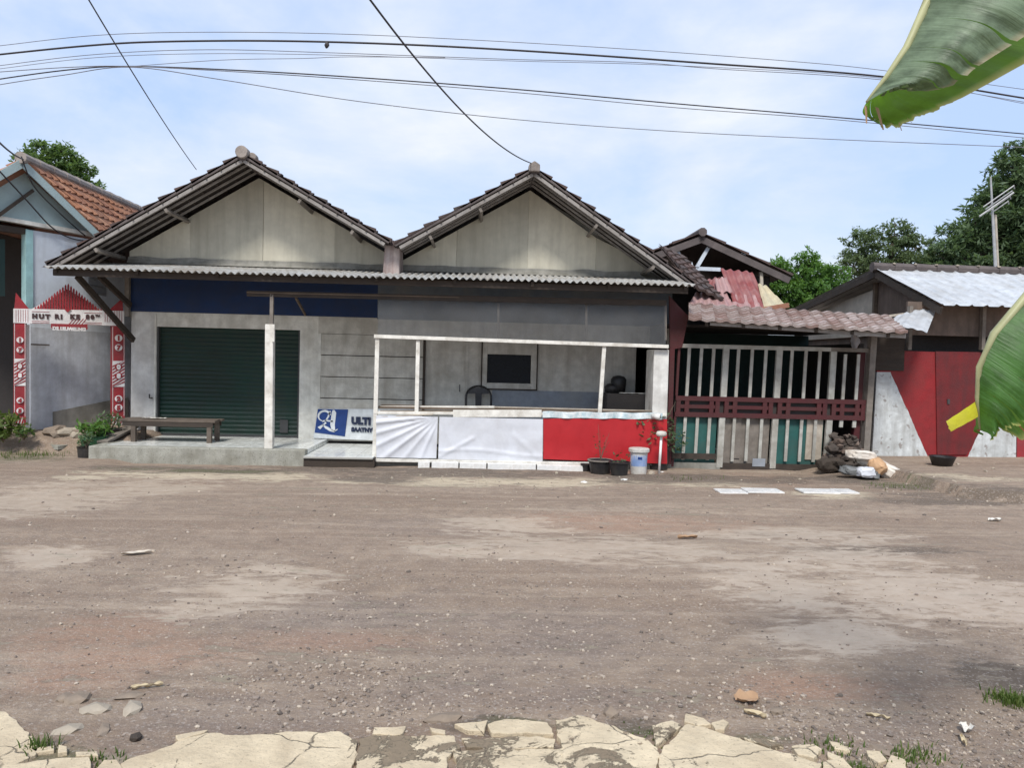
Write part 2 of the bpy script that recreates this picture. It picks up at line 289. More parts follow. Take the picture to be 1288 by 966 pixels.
# ------------------------------------------------------------------ mesh builder
class MB:
    def __init__(s): s.v = []; s.f = []; s.uv = {}
    def quadv(s, pts, uv=None):
        i = len(s.v); s.v += [V(p) for p in pts]; s.f.append(tuple(range(i, i + len(pts))))
        if uv: s.uv[len(s.f) - 1] = uv
        return s
    def prism(s, pts, off):
        pts = [V(p) for p in pts]; off = V(off); n = len(pts); i = len(s.v)
        s.v += pts + [p + off for p in pts]
        s.f.append(tuple(range(i, i + n))); s.f.append(tuple(range(i + 2 * n - 1, i + n - 1, -1)))
        for k in range(n): s.f.append((i + k, i + n + k, i + n + (k + 1) % n, i + (k + 1) % n))
        return s
    def box(s, x0, x1, y0, y1, z0, z1):
        return s.prism([(x0, y0, z0), (x1, y0, z0), (x1, y0, z1), (x0, y0, z1)], (0, y1 - y0, 0))
    def beam(s, a, b, w, h, side=None):
        a, b = V(a), V(b); d = (b - a).normalized()
        sd = V(side) if side else d.cross(V((0, 0, 1)))
        if sd.length < 1e-4: sd = V((1, 0, 0))
        sd = (sd - d * sd.dot(d)).normalized(); up = sd.cross(d).normalized()
        q = [a + sd * (w / 2 * i) + up * (h / 2 * j) for i, j in ((-1, -1), (1, -1), (1, 1), (-1, 1))]
        return s.prism(q, b - a)
    def tube(s, pts, r, n=8, cap=True):
        pts = [V(p) for p in pts]; rs = r if isinstance(r, (list, tuple)) else [r] * len(pts); i0 = len(s.v)
        ref = V((0.31, 0.17, 0.93))
        for k, p in enumerate(pts):
            d = (pts[min(k + 1, len(pts) - 1)] - pts[max(k - 1, 0)]).normalized()
            a = d.cross(ref)
            if a.length < 0.05: a = d.cross(V((1, 0, 0)))
            a.normalize(); b = d.cross(a)
            for j in range(n):
                t = 2 * PI * j / n; s.v.append(p + (a * math.cos(t) + b * math.sin(t)) * rs[k])
        for k in range(len(pts) - 1):
            for j in range(n):
                s.f.append((i0 + k * n + j, i0 + k * n + (j + 1) % n, i0 + (k + 1) * n + (j + 1) % n, i0 + (k + 1) * n + j))
        if cap:
            s.f.append(tuple(range(i0 + n - 1, i0 - 1, -1))); e = i0 + (len(pts) - 1) * n; s.f.append(tuple(range(e, e + n)))
        return s
    def lathe(s, prof, c, n=24, wob=0.0):
        c = V(c); i0 = len(s.v)
        for r, z in prof:
            for j in range(n):
                t = 2 * PI * j / n; q = r * (1 + wob * math.sin(3 * t + z * 9))
                s.v.append(c + V((q * math.cos(t), q * math.sin(t), z)))
        for k in range(len(prof) - 1):
            for j in range(n):
                s.f.append((i0 + k * n + j, i0 + k * n + (j + 1) % n, i0 + (k + 1) * n + (j + 1) % n, i0 + (k + 1) * n + j))
        s.f.append(tuple(range(i0 + n - 1, i0 - 1, -1))); e = i0 + (len(prof) - 1) * n; s.f.append(tuple(range(e, e + n)))
        return s
    def grid(s, fn, nu, nv, uvs=True):
        i0 = len(s.v)
        for j in range(nv + 1):
            for i in range(nu + 1): s.v.append(V(fn(i / nu, j / nv)))
        for j in range(nv):
            for i in range(nu):
                a = i0 + j * (nu + 1) + i
                s.f.append((a, a + 1, a + nu + 2, a + nu + 1))
                if uvs: s.uv[len(s.f) - 1] = [(i / nu, j / nv), ((i + 1) / nu, j / nv), ((i + 1) / nu, (j + 1) / nv), (i / nu, (j + 1) / nv)]
        return s
    def rock(s, c, r, sq=(1, 1, 0.6), seed=0, sub=1):
        import bmesh
        key = ('ico', sub)
        if key not in CACHE:
            bm = bmesh.new(); bmesh.ops.create_icosphere(bm, subdivisions=sub, radius=1)
            CACHE[key] = ([v.co.copy() for v in bm.verts], [tuple(v.index for v in f.verts) for f in bm.faces]); bm.free()
        vs, fs = CACHE[key]; i0 = len(s.v); c = V(c)
        a = random.uniform(0, 2 * PI); ca, sa = math.cos(a), math.sin(a); off = V((seed * 3.7, seed * 1.3, 0))
        for v in vs:
            k = 1 + 0.55 * noise.noise(v * 1.1 + off) + 0.2 * noise.noise(v * 2.9 + off)
            x, y, z = v.x * k * r * sq[0], v.y * k * r * sq[1], v.z * k * r * sq[2]
            s.v.append(c + V((x * ca - y * sa, x * sa + y * ca, z)))
        s.f += [tuple(i0 + q for q in f) for f in fs]
        return s
    def lean(s, k, z0, ky=0.0):
        for v in s.v: v.x += k * (v.z - z0); v.y += ky * (v.z - z0)
        return s
    def obj(s, name, m, parent=None, smooth=False, bevel=0.0, loc=None):
        root = parent
        while root is not None and root.parent is not None: root = root.parent
        base = root.location if root is not None else (V(loc) if loc is not None else V((0, 0, 0)))
        me = bpy.data.meshes.new(name)
        me.from_pydata([tuple(v - base) for v in s.v], [], s.f)
        if s.uv:
            ul = me.uv_layers.new(name='uv')
            for fi, uvs in s.uv.items():
                for li, uv in zip(me.polygons[fi].loop_indices, uvs): ul.data[li].uv = uv
        me.materials.append(M[m] if isinstance(m, str) else m)
        if smooth: me.polygons.foreach_set('use_smooth', [True] * len(me.polygons))
        o = bpy.data.objects.new(name, me); C.objects.link(o)
        if parent is not None: o.parent = parent
        elif loc is not None: o.location = base
        if bevel:
            b = o.modifiers.new('bevel', 'BEVEL'); b.width = bevel; b.segments = 2; b.limit_method = 'ANGLE'
        return o
CACHE = {}
def MBx(*a): return MB().box(*a)

def thing(name, label, cat, loc, group=None):
    o = bpy.data.objects.new(name, None); C.objects.link(o); o.empty_display_size = 0.2
    o.location = loc; o['label'] = label; o['category'] = cat
    if group: o['group'] = group
    return o
def tag(o, label, cat, group=None):
    o['label'] = label; o['category'] = cat
    if group: o['group'] = group
    return o
def struct(o, kind='structure'): o['kind'] = kind; return o
def copy_tree(o, parent=None):
    c = o.copy(); C.objects.link(c)
    if parent is not None: c.parent = parent
    for ch in list(o.children): copy_tree(ch, c)
    return c

def text_mesh(mb, txt, org, ux, uz, h, align='CENTER', ext=0.004, space=1.0):
    """lettering laid in the plane (ux, uz) with cap height about h"""
    cu = bpy.data.curves.new('t', 'FONT'); cu.body = txt; cu.align_x = align; cu.size = h / 0.7; cu.space_character = space
    cu.extrude = ext; cu.resolution_u = 3; cu.offset = 0.012 * h / 0.1
    o = bpy.data.objects.new('t', cu); C.objects.link(o)
    bpy.context.view_layer.update()
    me = bpy.data.meshes.new_from_object(o.evaluated_get(bpy.context.evaluated_depsgraph_get()))
    ux, uz = V(ux).normalized(), V(uz).normalized(); n = ux.cross(uz); i0 = len(mb.v); org = V(org)
    for v in me.vertices: mb.v.append(org + ux * v.co.x + uz * v.co.y + n * v.co.z)
    for p in me.polygons: mb.f.append(tuple(i0 + i for i in p.vertices))
    bpy.data.objects.remove(o); bpy.data.curves.remove(cu); bpy.data.meshes.remove(me)
    return mb

def tile_roof(mb, O, U, D, lu, ld, cu=0.22, cv=0.26, th=0.035, wave=0.018, jit=0.006):
    """overlapping clay tiles: O ridge corner, U along the ridge, D down the slope"""
    O, U, D = V(O), V(U).normalized(), V(D).normalized(); N = U.cross(D).normalized()
    if N.z < 0: N = -N
    nu, nv = max(1, round(lu / cu)), max(1, round(ld / cv)); cu, cv = lu / nu, ld / nv; K = 5
    for j in range(nv):
        for i in range(nu):
            ja, jb = random.uniform(-jit, jit), random.uniform(-jit, jit); dv = random.uniform(-0.012, 0.012)
            top, lip, bot = [], [], []
            for k in range(K + 1):
                u = (i + k / K) * cu; w = wave * math.cos(2 * PI * k / K + 0.6)
                base = O + U * u
                top.append(base + D * (j * cv - 0.02) + N * (0.012 + w + ja * 0.5))
                p = base + D * ((j + 1) * cv + 0.02 + dv)
                lip.append(p + N * (0.012 + th + w + ja + jb * (k / K - 0.5)))
                bot.append(p + N * (-0.004 + w * 0.8))
            i0 = len(mb.v); mb.v += top + lip + bot; n = K + 1
            uv = [(i + 0.5, j + 0.5)] * 4
            for k in range(K):
                mb.f.append((i0 + k, i0 + k + 1, i0 + n + k + 1, i0 + n + k)); mb.uv[len(mb.f) - 1] = uv
                mb.f.append((i0 + n + k, i0 + n + k + 1, i0 + 2 * n + k + 1, i0 + 2 * n + k)); mb.uv[len(mb.f) - 1] = uv
            if i in (0, nu - 1):
                k = 0 if i == 0 else K
                mb.f.append((i0 + k, i0 + n + k, i0 + 2 * n + k)); mb.uv[len(mb.f) - 1] = uv[:3]
    q = [O, O + U * lu, O + U * lu + D * ld, O + D * ld]
    i0 = len(mb.v); mb.v += [p - N * 0.012 for p in q]; mb.f.append((i0, i0 + 1, i0 + 2, i0 + 3)); mb.uv[len(mb.f) - 1] = [(0.5, 0.5)] * 4
    return mb

def corrugated(mb, A, U, D, lu, ld, pitch=0.08, amp=0.012, th=0.002, sag=0.0, jag=0.0, wavefn=None):
    """ribbed sheet from corner A; ribs run along D and repeat along U"""
    A, U, D = V(A), V(U).normalized(), V(D).normalized(); N = U.cross(D).normalized()
    if N.z < 0: N = -N
    n = max(8, int(lu / pitch) * 8); nv = 6
    def pt(i, j):
        u = lu * i / n; ph = (u / pitch) % 1.0
        h = wavefn(ph) * amp if wavefn else amp * math.sin(2 * PI * ph)
        v = ld * j / nv
        if j == nv and jag: v += jag * noise.noise(V((u * 1.7, 3.1, 0)))
        return A + U * u + D * v + N * (h - sag * math.sin(PI * j / nv) + 0.012 * noise.noise(V((u * 0.8, v, 1.7))))
    mb.grid(lambda a, b: pt(round(a * n), round(b * nv)), n, nv, False)
    i0 = len(mb.v)
    mb.grid(lambda a, b: pt(round(a * n), round(b * nv)) - N * th, n, nv, False)
    return mb

# ------------------------------------------------------------------ ground
LEDGE = [atz(px, py, 0.0) for px, py in ((1085, 590), (1112, 606), (1160, 622), (1230, 628), (1300, 634))]
def sstep(a, b, x):
    t = max(0.0, min(1.0, (x - a) / (b - a))); return t * t * (3 - 2 * t)
def ledge_y(x):
    P = LEDGE
    if x <= P[0].x: return P[0].y + (P[0].x - x) * 3.0
    for a, b in zip(P, P[1:]):
        if x <= b.x: return a.y + (b.y - a.y) * (x - a.x) / (b.x - a.x)
    return P[-1].y - (x - P[-1].x) * 0.2
def gz(x, y, fine=True):
    z = 0.0
    if fine and -14 < x < 14 and 0 < y < 15:
        z += 0.035 * noise.noise(V((x * 0.35, y * 0.9, 0.3))) + 0.012 * noise.noise(V((x * 1.7, y * 3.1, 2.0))) + 0.006 * noise.noise(V((x * 6, y * 7, 5.0)))
        z -= 0.02
        k = sstep(3.7, 4.3, y); z = z * k + (1 - k) * (-0.014 + 0.008 * noise.noise(V((x * 3, y * 3, 4))))
    # raised alley bed at the left, beyond the road
    z += 0.27 * sstep(11.7, 12.4, y + 0.12 * noise.noise(V((x * 2, 0, 0)))) * sstep(-5.3, -5.7, x)
    # earth ledge in front of the shed at the right
    ly = ledge_y(x) + 0.10 * noise.noise(V((x * 1.9, 7, 0)))
    z += 0.13 * sstep(ly, ly + 0.12, y) * sstep(5.2, 5.6, x)
    # low earth apron along the house fronts
    z += -0.055 * sstep(10.6, 11.1, y + 0.25 * noise.noise(V((x * 1.3, 1, 0)))) * sstep(-5.6, -5.2, x) * (1 - sstep(5.2, 5.6, x))
    return z
def axis(lo, hi, step, far):
    a = [lo + step * i for i in range(int((hi - lo) / step) + 1)]
    l, r = [], []; s = step; x = lo
    while x > -far: s *= 1.6; x -= s; l.append(x)
    s = step; x = a[-1]
    while x < far: s *= 1.6; x += s; r.append(x)
    return l[::-1] + a + r
xs, ys = axis(-11, 11, 0.075, 600), axis(1.6, 13.6, 0.055, 600)
g = MB()
nx, ny = len(xs), len(ys)
for y in ys:
    for x in xs: g.v.append(V((x, y, gz(x, y))))
for j in range(ny - 1):
    for i in range(nx - 1):
        a = j * nx + i; g.f.append((a, a + 1, a + nx + 1, a + nx))
def groundmat():
    m = bpy.data.materials.new('earth_road'); m.use_nodes = True; nt = m.node_tree
    b = nt.nodes['Principled BSDF']; co = nt.nodes.new('ShaderNodeTexCoord').outputs['Object']
    at_ = {}
    for k in ('wet_sheen', 'red', 'gravel', 'sand', 'moss', 'mud'):
        a = nt.nodes.new('ShaderNodeAttribute'); a.attribute_name = k; at_[k] = a.outputs['Fac']
    v1 = noi(nt, co, 0.8, 8, 0.65, vec=(0.45, 1.3, 1)); v2 = noi(nt, co, 7, 8, 0.7); v3 = noi(nt, co, 55, 4, 0.7)
    c = mixc(nt, ramp(nt, v1, 0.32, 0.68), (0.270, 0.196, 0.136), (0.400, 0.312, 0.232))
    c = mixc(nt, ramp(nt, v2, 0.35, 0.68, 0, 0.75), c, (0.175, 0.130, 0.100))
    big = noi(nt, co, 0.55, 4, 0.5, vec=(0.35, 1.0, 1))
    c = mixc(nt, ramp(nt, big, 0.45, 0.62, 0, 0.5), c, (0.225, 0.155, 0.108))
    stk = noi(nt, co, 1.0, 6, 0.6, vec=(0.16, 5.0, 1), dist=0.15)
    c = mixc(nt, ramp(nt, stk, 0.5, 0.68, 0, 0.42), c, (0.23, 0.163, 0.115))
    c = mixc(nt, ramp(nt, stk, 0.5, 0.34, 0, 0.4), c, (0.45, 0.355, 0.265))
    vb = noi(nt, co, 2.1, 10, 0.68, vec=(0.5, 1.6, 1), dist=0.5)
    v6 = noi(nt, co, 9, 8, 0.75, vec=(0.6, 1.3, 1))
    vm = nt.nodes.new('ShaderNodeMix'); vm.inputs[0].default_value = 0.45; lk(nt, vb, vm.inputs[2]); lk(nt, v6, vm.inputs[3]); vmix = vm.outputs[0]
    def msk(k, lo, hi, amt=1.0, n=v2):
        ad = nt.nodes.new('ShaderNodeMath'); ad.operation = 'MULTIPLY_ADD'; n = vmix
        lk(nt, n, ad.inputs[0]); ad.inputs[1].default_value = 6.5; lk(nt, at_[k], ad.inputs[2])
        return ramp(nt, ad.outputs[0], lo, hi, 0, amt)
    c = mixc(nt, msk('red', 3.35, 4.4, 0.75), c, (0.35, 0.21, 0.14))
    c = mixc(nt, msk('sand', 3.65, 4.0, 0.95), c, (0.52, 0.435, 0.31))
    c = mixc(nt, msk('gravel', 3.5, 4.6, 0.65), c, (0.225, 0.178, 0.150))
    c = mixc(nt, msk('mud', 3.4, 4.0, 0.9), c, (0.125, 0.095, 0.070))
    wet_sheen = msk('wet_sheen', 3.70, 4.15, 0.8)
    sheen_col = mixc(nt, ramp(nt, v2, 0.35, 0.65), (0.36, 0.285, 0.215), (0.47, 0.39, 0.305))  # pale tone paints the sky's reflection into the wet mud colour
    c = mixc(nt, wet_sheen, c, sheen_col)
    c = mixc(nt, msk('moss', 3.75, 4.4, 0.8), c, (0.10, 0.10, 0.045))
    sp = ramp(nt, v3, 0.54, 0.66, 0, 1)
    mm = nt.nodes.new('ShaderNodeMath'); mm.operation = 'MULTIPLY'; lk(nt, sp, mm.inputs[0])
    inv = nt.nodes.new('ShaderNodeMath'); inv.operation = 'SUBTRACT'; inv.inputs[0].default_value = 0.5; lk(nt, wet_sheen, inv.inputs[1]); inv.use_clamp = True
    lk(nt, inv.outputs[0], mm.inputs[1])
    c = mixc(nt, mm.outputs[0], c, (0.52, 0.46, 0.41))
    dk = ramp(nt, noi(nt, co, 70, 3, 0.6), 0.60, 0.70, 0, 0.6)
    mm2 = nt.nodes.new('ShaderNodeMath'); mm2.operation = 'MULTIPLY'; lk(nt, dk, mm2.inputs[0]); lk(nt, inv.outputs[0], mm2.inputs[1])
    c = mixc(nt, mm2.outputs[0], c, (0.08, 0.065, 0.055))
    lk(nt, c, b.inputs['Base Color'])
    lk(nt, ramp(nt, wet_sheen, 0, 1, 0.92, 0.40), b.inputs['Roughness'])
    bp = nd(nt, 'ShaderNodeBump'); bp.inputs['Distance'].default_value = 0.03
    lk(nt, ramp(nt, wet_sheen, 0, 1, 0.75, 0.12), bp.inputs['Strength'])
    hh = nt.nodes.new('ShaderNodeMath'); hh.operation = 'ADD'; lk(nt, v2, hh.inputs[0]); lk(nt, noi(nt, co, 38, 5, 0.75), hh.inputs[1])
    lk(nt, hh.outputs[0], bp.inputs['Height']); lk(nt, bp.outputs[0], b.inputs['Normal'])
    return m
M['earth_road'] = groundmat()
ground = struct(g.obj('ground', 'earth_road', smooth=True))
PATCH = {   # soil patches and painted wet sheen measured on the ground: centre, half width, half depth (in the photo)
    'wet_sheen': [(1150, 745, 170, 75), (990, 735, 120, 45), (1288, 760, 120, 60), (800, 690, 120, 25), (70, 695, 70, 22), (300, 740, 130, 40), (60, 625, 130, 30),
            (700, 690, 200, 20), (640, 660, 100, 14), (1000, 670, 160, 12), (1050, 800, 120, 35), (200, 610, 90, 15)],
    'red': [(150, 820, 170, 25), (420, 800, 150, 16), (1010, 862, 110, 22), (790, 655, 170, 12), (130, 790, 120, 25), (90, 850, 90, 20), (960, 600, 60, 10)],
    'gravel': [(690, 800, 220, 50), (620, 870, 260, 30), (560, 660, 120, 12), (1130, 930, 160, 40), (300, 900, 200, 40), (420, 770, 200, 40)],
    'sand': [(180, 592, 90, 7), (330, 597, 90, 8), (560, 603, 120, 8), (690, 604, 90, 7), (900, 606, 70, 5), (250, 596, 130, 6), (1050, 622, 70, 6), (800, 604, 30, 4), (640, 603, 90, 6), (730, 600, 60, 4), (1200, 612, 90, 6), (860, 607, 40, 3), (100, 600, 40, 8), (460, 605, 70, 4)],
    'mud': [(560, 590, 240, 9), (250, 589, 160, 5), (1200, 628, 120, 7), (880, 600, 160, 8), (640, 592, 160, 6), (900, 597, 130, 7), (820, 596, 80, 6), (1050, 600, 90, 8), (1150, 612, 60, 5), (480, 598, 60, 10), (250, 588, 150, 3), (960, 668, 40, 4), (1100, 690, 120, 6), (620, 910, 60, 14), (800, 912, 70, 14), (680, 950, 60, 20), (1260, 850, 60, 25)],
    'moss': [(300, 955, 40, 12), (60, 945, 60, 14), (1080, 960, 70, 20), (1270, 875, 40, 10), (1130, 609, 40, 6), (800, 915, 80, 10), (30, 575, 60, 8), (650, 905, 60, 10), (960, 925, 60, 10), (250, 590, 150, 3)],
}
me = ground.data
for k, lst in PATCH.items():
    E = []
    for px, py, rx, ry in lst:
        c = atz(px, py, 0); e1 = atz(px + rx, py, 0); e2 = atz(px, py - ry, 0); e3 = atz(px, py + ry, 0)
        E.append((c.x, c.y, max(0.05, abs(e1.x - c.x)), max(0.05, abs(e2.y - c.y)), max(0.05, abs(c.y - e3.y))))
    vals = [0.0] * len(g.v)
    for i, v in enumerate(g.v):
        if -14 < v.x < 14 and 2 < v.y < 15:
            b = 0.0
            for cx, cy, ex, eu, ed in E:
                dx = (v.x - cx) / ex
                if abs(dx) > 1.6: continue
                dy = (v.y - cy) / (eu if v.y > cy else ed)
                q = 1 - (dx * dx + dy * dy) * 0.7
                if q > b: b = q
            vals[i] = b
    a = me.attributes.new(k, 'FLOAT', 'POINT'); a.data.foreach_set('value', vals)

# loose gravel on the road
gm = MB()
def scatter(mb, n, pxr, pyr, rr, cond=None):
    for _ in range(n):
        px, py = random.uniform(*pxr), random.uniform(*pyr)
        p = atz(px, py, 0)
        if cond and not cond(p): continue
        r = random.uniform(*rr) * random.choice((0.5, 0.7, 1, 1, 1.5)); z = gz(p.x, p.y)
        mb.rock((p.x, p.y, z + r * 0.2), r, (1, random.uniform(0.6, 1), random.uniform(0.55, 0.95)), seed=random.random() * 50)
def dens(p):
    return noise.noise(V((p.x * 0.8, p.y * 1.4, 9))) > random.uniform(-0.6, 0.5)
scatter(gm, 3200, (0, 1288), (690, 900), (0.004, 0.010), dens)
scatter(gm, 2600, (400, 1000), (720, 900), (0.004, 0.010), dens)
scatter(gm, 1100, (960, 1288), (890, 966), (0.003, 0.009))
scatter(gm, 1200, (60, 520), (830, 940), (0.003, 0.010), dens)
scatter(gm, 420, (30, 640), (590, 720), (0.007, 0.016), dens)
scatter(gm, 320, (640, 1288), (600, 680), (0.007, 0.016), dens)
struct(gm.obj('gravel', 'gravel'), 'stuff')
gm = MB()
scatter(gm, 60, (0, 1288), (640, 930), (0.005, 0.009), dens)
scatter(gm, 160, (380, 760), (590, 640), (0.008, 0.02), dens)
scatter(gm, 120, (700, 1288), (590, 625), (0.008, 0.02), dens)
struct(gm.obj('pale_gravel', 'stone_pale'), 'stuff')

# broken pale concrete paving at our feet
def rough_poly(pts, step=0.04, amp=0.022, seed=0.0):
    out = []
    for a, b in zip(pts, pts[1:] + pts[:1]):
        n = max(1, int((b - a).length / step))
        for k in range(n):
            p = a.lerp(b, k / n)
            q = V((p.x * 7, p.y * 7, seed))
            out.append(V((p.x + amp * noise.noise(q) + amp * 0.6 * noise.noise(q * 3.1), p.y + amp * noise.noise(q + V((9, 4, 2))) + amp * 0.6 * noise.noise(q * 3.3), p.z)))
    return out
SLABS = [
    [(-40, 885), (12, 898), (34, 922), (44, 942), (30, 955), (4, 968), (-40, 969)],
    [(-40, 972), (60, 955), (110, 953), (118, 975), (-40, 1010)],
    [(116, 976), (132, 957), (148, 957), (162, 985), (122, 1010)],
    [(150, 962), (222, 932), (262, 921), (300, 925), (360, 920), (420, 919), (452, 930), (446, 960), (436, 1010), (172, 1010)],
    [(224, 924), (262, 918), (258, 921), (226, 931)],
    [(454, 931), (510, 926), (572, 928), (578, 944), (566, 955), (568, 1010), (440, 1010)],
    [(471, 914), (510, 912), (507, 922), (470, 923)],
    [(541, 916), (560, 919), (558, 926), (543, 921)],
    [(570, 912), (592, 910), (612, 908), (608, 922), (584, 919)],
    [(580, 930), (640, 926), (698, 930), (696, 938), (640, 941), (586, 940)],
    [(573, 944), (600, 942), (660, 943), (706, 941), (709, 962), (720, 1010), (572, 1010)],
    [(698, 905), (730, 902), (770, 912), (812, 930), (822, 945), (824, 966), (824, 1010), (725, 1010), (712, 962), (703, 932)],
    [(862, 897), (884, 903), (893, 910), (880, 912), (862, 907)], [(612, 912), (640, 906), (664, 905), (690, 908), (694, 926), (650, 922), (616, 924)], [(820, 915), (846, 906), (858, 914), (838, 930), (824, 938)], [(1040, 932), (1064, 936), (1070, 946), (1048, 942)], [(1118, 950), (1138, 956), (1140, 970), (1112, 976)], [(930, 928), (962, 930), (986, 938), (968, 940)],
    [(896, 911), (908, 905), (918, 910), (914, 918), (900, 918)],
    [(832, 940), (866, 913), (890, 917), (926, 930), (962, 940), (1000, 950), (1030, 962), (1034, 1010), (828, 1010), (829, 965)],
    [(996, 940), (1024, 937), (1036, 944), (1022, 955), (1004, 950)],
    [(1042, 944), (1060, 951), (1060, 958), (1044, 952)],
    [(1036, 960), (1060, 954), (1072, 966), (1066, 990), (1036, 990)],
    [(1090, 945), (1104, 946), (1115, 958), (1103, 962), (1092, 954)],
    [(40, 940), (66, 938), (66, 944), (46, 945)], [(72, 938), (84, 940), (86, 947), (74, 948)], [(95, 946), (122, 945), (122, 951), (96, 951)],
]
for i, s in enumerate(SLABS):
    pts = [atz(px, py, 0.004) for px, py in s]
    p = rough_poly(pts, 0.012, 0.026 if len(s) > 5 else 0.014, i * 1.7)
    mb = MB().prism([(q.x, q.y, -0.04) for q in p], (0, 0, 0.042 + 0.003 * (i % 3)))
    o = struct(mb.obj('concrete_paving', 'paving_flaked' if i in (5, 9, 10, 11, 14, 15, 17) else 'paving', bevel=0.003))
exec_later = None

# flat rubble stones at the left of the road
def stone(px, py, r, sq, m='stone', lab='', grp=None, z=None, sub=1, name='stone'):
    p = atz(px, py, 0); zz = gz(p.x, p.y) if z is None else z
    mb = MB().rock((p.x, p.y, zz + r * sq[2] * 0.15), r, sq, seed=px * 0.37, sub=sub)
    o = mb.obj(name, m, loc=(p.x, p.y, zz)); tag(o, lab, 'stone', grp); return o
for px, py, r, sq, m, l in [
    (80, 876, 0.05, (1, .8, .35), 'stone', 'small flat grey stone, farthest left of the rubble in the muddy road'),
    (98, 878, 0.06, (1.1, .8, .4), 'stone', 'flat grey stone second from left in the rubble on the road'),
    (122, 890, 0.07, (1.2, .8, .3), 'stone_pale', 'broad tan flat stone in the middle of the road rubble'),
    (168, 889, 0.065, (1.2, .7, .4), 'stone_pale', 'tan flat stone with a dark broken edge, right end of the rubble'),
    (130, 914, 0.05, (1.4, .6, .3), 'stone', 'long dark flat stone lying nearest the concrete in the rubble'),
    (86, 915, 0.06, (1.2, .8, .3), 'stone_pale', 'pale flat stone left of the dark stone in the rubble'),
    (171, 926, 0.03, (1, .9, .8), 'soil', 'small round blackish stone beside the broken concrete edge'),
    (163, 873, 0.06, (1.2, .8, .25), 'stone', 'grey flat stone half sunk at the top of the road rubble'),
    (556, 902, 0.075, (1.5, .5, .3), 'stone', 'long grey chip of asphalt standing above the concrete edge'),
    (768, 895, 0.05, (1.1, .7, .5), 'stone', 'grey stone behind the flaked concrete in the middle foreground'),
    (1108, 941, 0.04, (1.3, .7, .3), 'stone', 'thin grey flat stone behind the isolated concrete flake'),
    (977, 893, 0.035, (1.2, .7, .6), 'stone', 'dark little stone beside the road gravel at right foreground'),
]: stone(px, py, r, sq, m, l, 'stones lying on the road')

# ------------------------------------------------------------------ main house
YW, YF, YE, YR, YB = 13.0, 11.45, 11.15, 12.1, 21.5
b0 = at(500, 565, YF)
house = thing('double_gabled_house', 'old white shop house with twin dark tiled gables, green roller shutter and long zinc canopy', 'house', (b0.x, YW, 0))
def X(px, Y, py=450): return at(px, py, Y).x
def Z(px, py, Y): return at(px, py, Y).z
xl, xr = X(165, YW), X(822, YW)
zf = Z(340, 564, YF)                     # porch floor
zs = Z(290, 413, YW)                     # shutter head
zt = Z(480, 344, YW)                     # canopy line on the wall
zh = Z(480, 400, YW)                     # bottom of the blue band
s0, s1 = X(197, YW), X(377, YW)
c0 = X(400, YW)
WT = 0.15
# wall pieces butt end to end
MBx(xl, s0, YW, YW + WT, 0, zh).obj('wall', 'pier_white', house)
MBx(s0, s1, YW, YW + WT, zs, zh).obj('lintel', 'white_paint', house)
MBx(s1, c0, YW, YW + WT, 0, zh).obj('wall', 'white_paint', house)
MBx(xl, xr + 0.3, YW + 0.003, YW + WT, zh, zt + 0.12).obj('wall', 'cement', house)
MBx(xl - 0.02, X(474, YW), YW - 0.03, YW, zh, zt - 0.02).obj('fascia_band', 'blue', house)
MBx(X(474, YW), xr + 0.3, YW - 0.03, YW, zh - 0.02, zt - 0.02).obj('fascia_band', 'blue_grey', house)
# folding plank front between shutter and door
d0, d1 = X(535, YW), X(589, YW)
mb = MB(); nb = 5; zb0 = 0.12; zbt = Z(470, 421, YW)
hb = (zbt - zb0) / nb
for k in range(nb):
    mb.box(c0 + 0.05, d0 - 0.04, YW - 0.006 - 0.008 * (k % 2), YW + WT, zb0 + k * hb + 0.008, zb0 + (k + 1) * hb - 0.006)
mb.obj('plank_front', 'old_white', house, bevel=0.004)
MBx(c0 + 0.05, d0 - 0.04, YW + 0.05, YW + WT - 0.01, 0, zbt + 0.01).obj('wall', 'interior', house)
MBx(c0, d0, YW - 0.005, YW + WT, zbt, zh).obj('lintel', 'old_white', house)
MBx(c0, c0 + 0.05, YW - 0.012, YW + WT, 0, zbt).obj('door_post', 'white_paint', house)
MBx(d0 - 0.04, d0, YW - 0.012, YW + WT, 0, zbt).obj('door_post', 'wood_dark', house)
zdt = Z(560, 427, YW)
dr = MBx(d0 + 0.003, d1 - 0.05, YW + 0.02, YW + 0.06, 0.1, zdt).obj('door', 'old_white', house)
MBx(d0, d1 - 0.05, YW, YW + WT, zdt, zh - 0.02).obj('lintel', 'old_white', house)
MBx(d1 - 0.05, d1, YW - 0.01, YW + WT, 0.0, zh - 0.02).obj('door_post', 'old_white', house)
MB().tube([(d1 - 0.14, YW + 0.02, 1.05), (d1 - 0.14, YW - 0.03, 1.05), (d1 - 0.14, YW - 0.03, 1.17)], 0.009).obj('handle', 'dark_metal', dr)
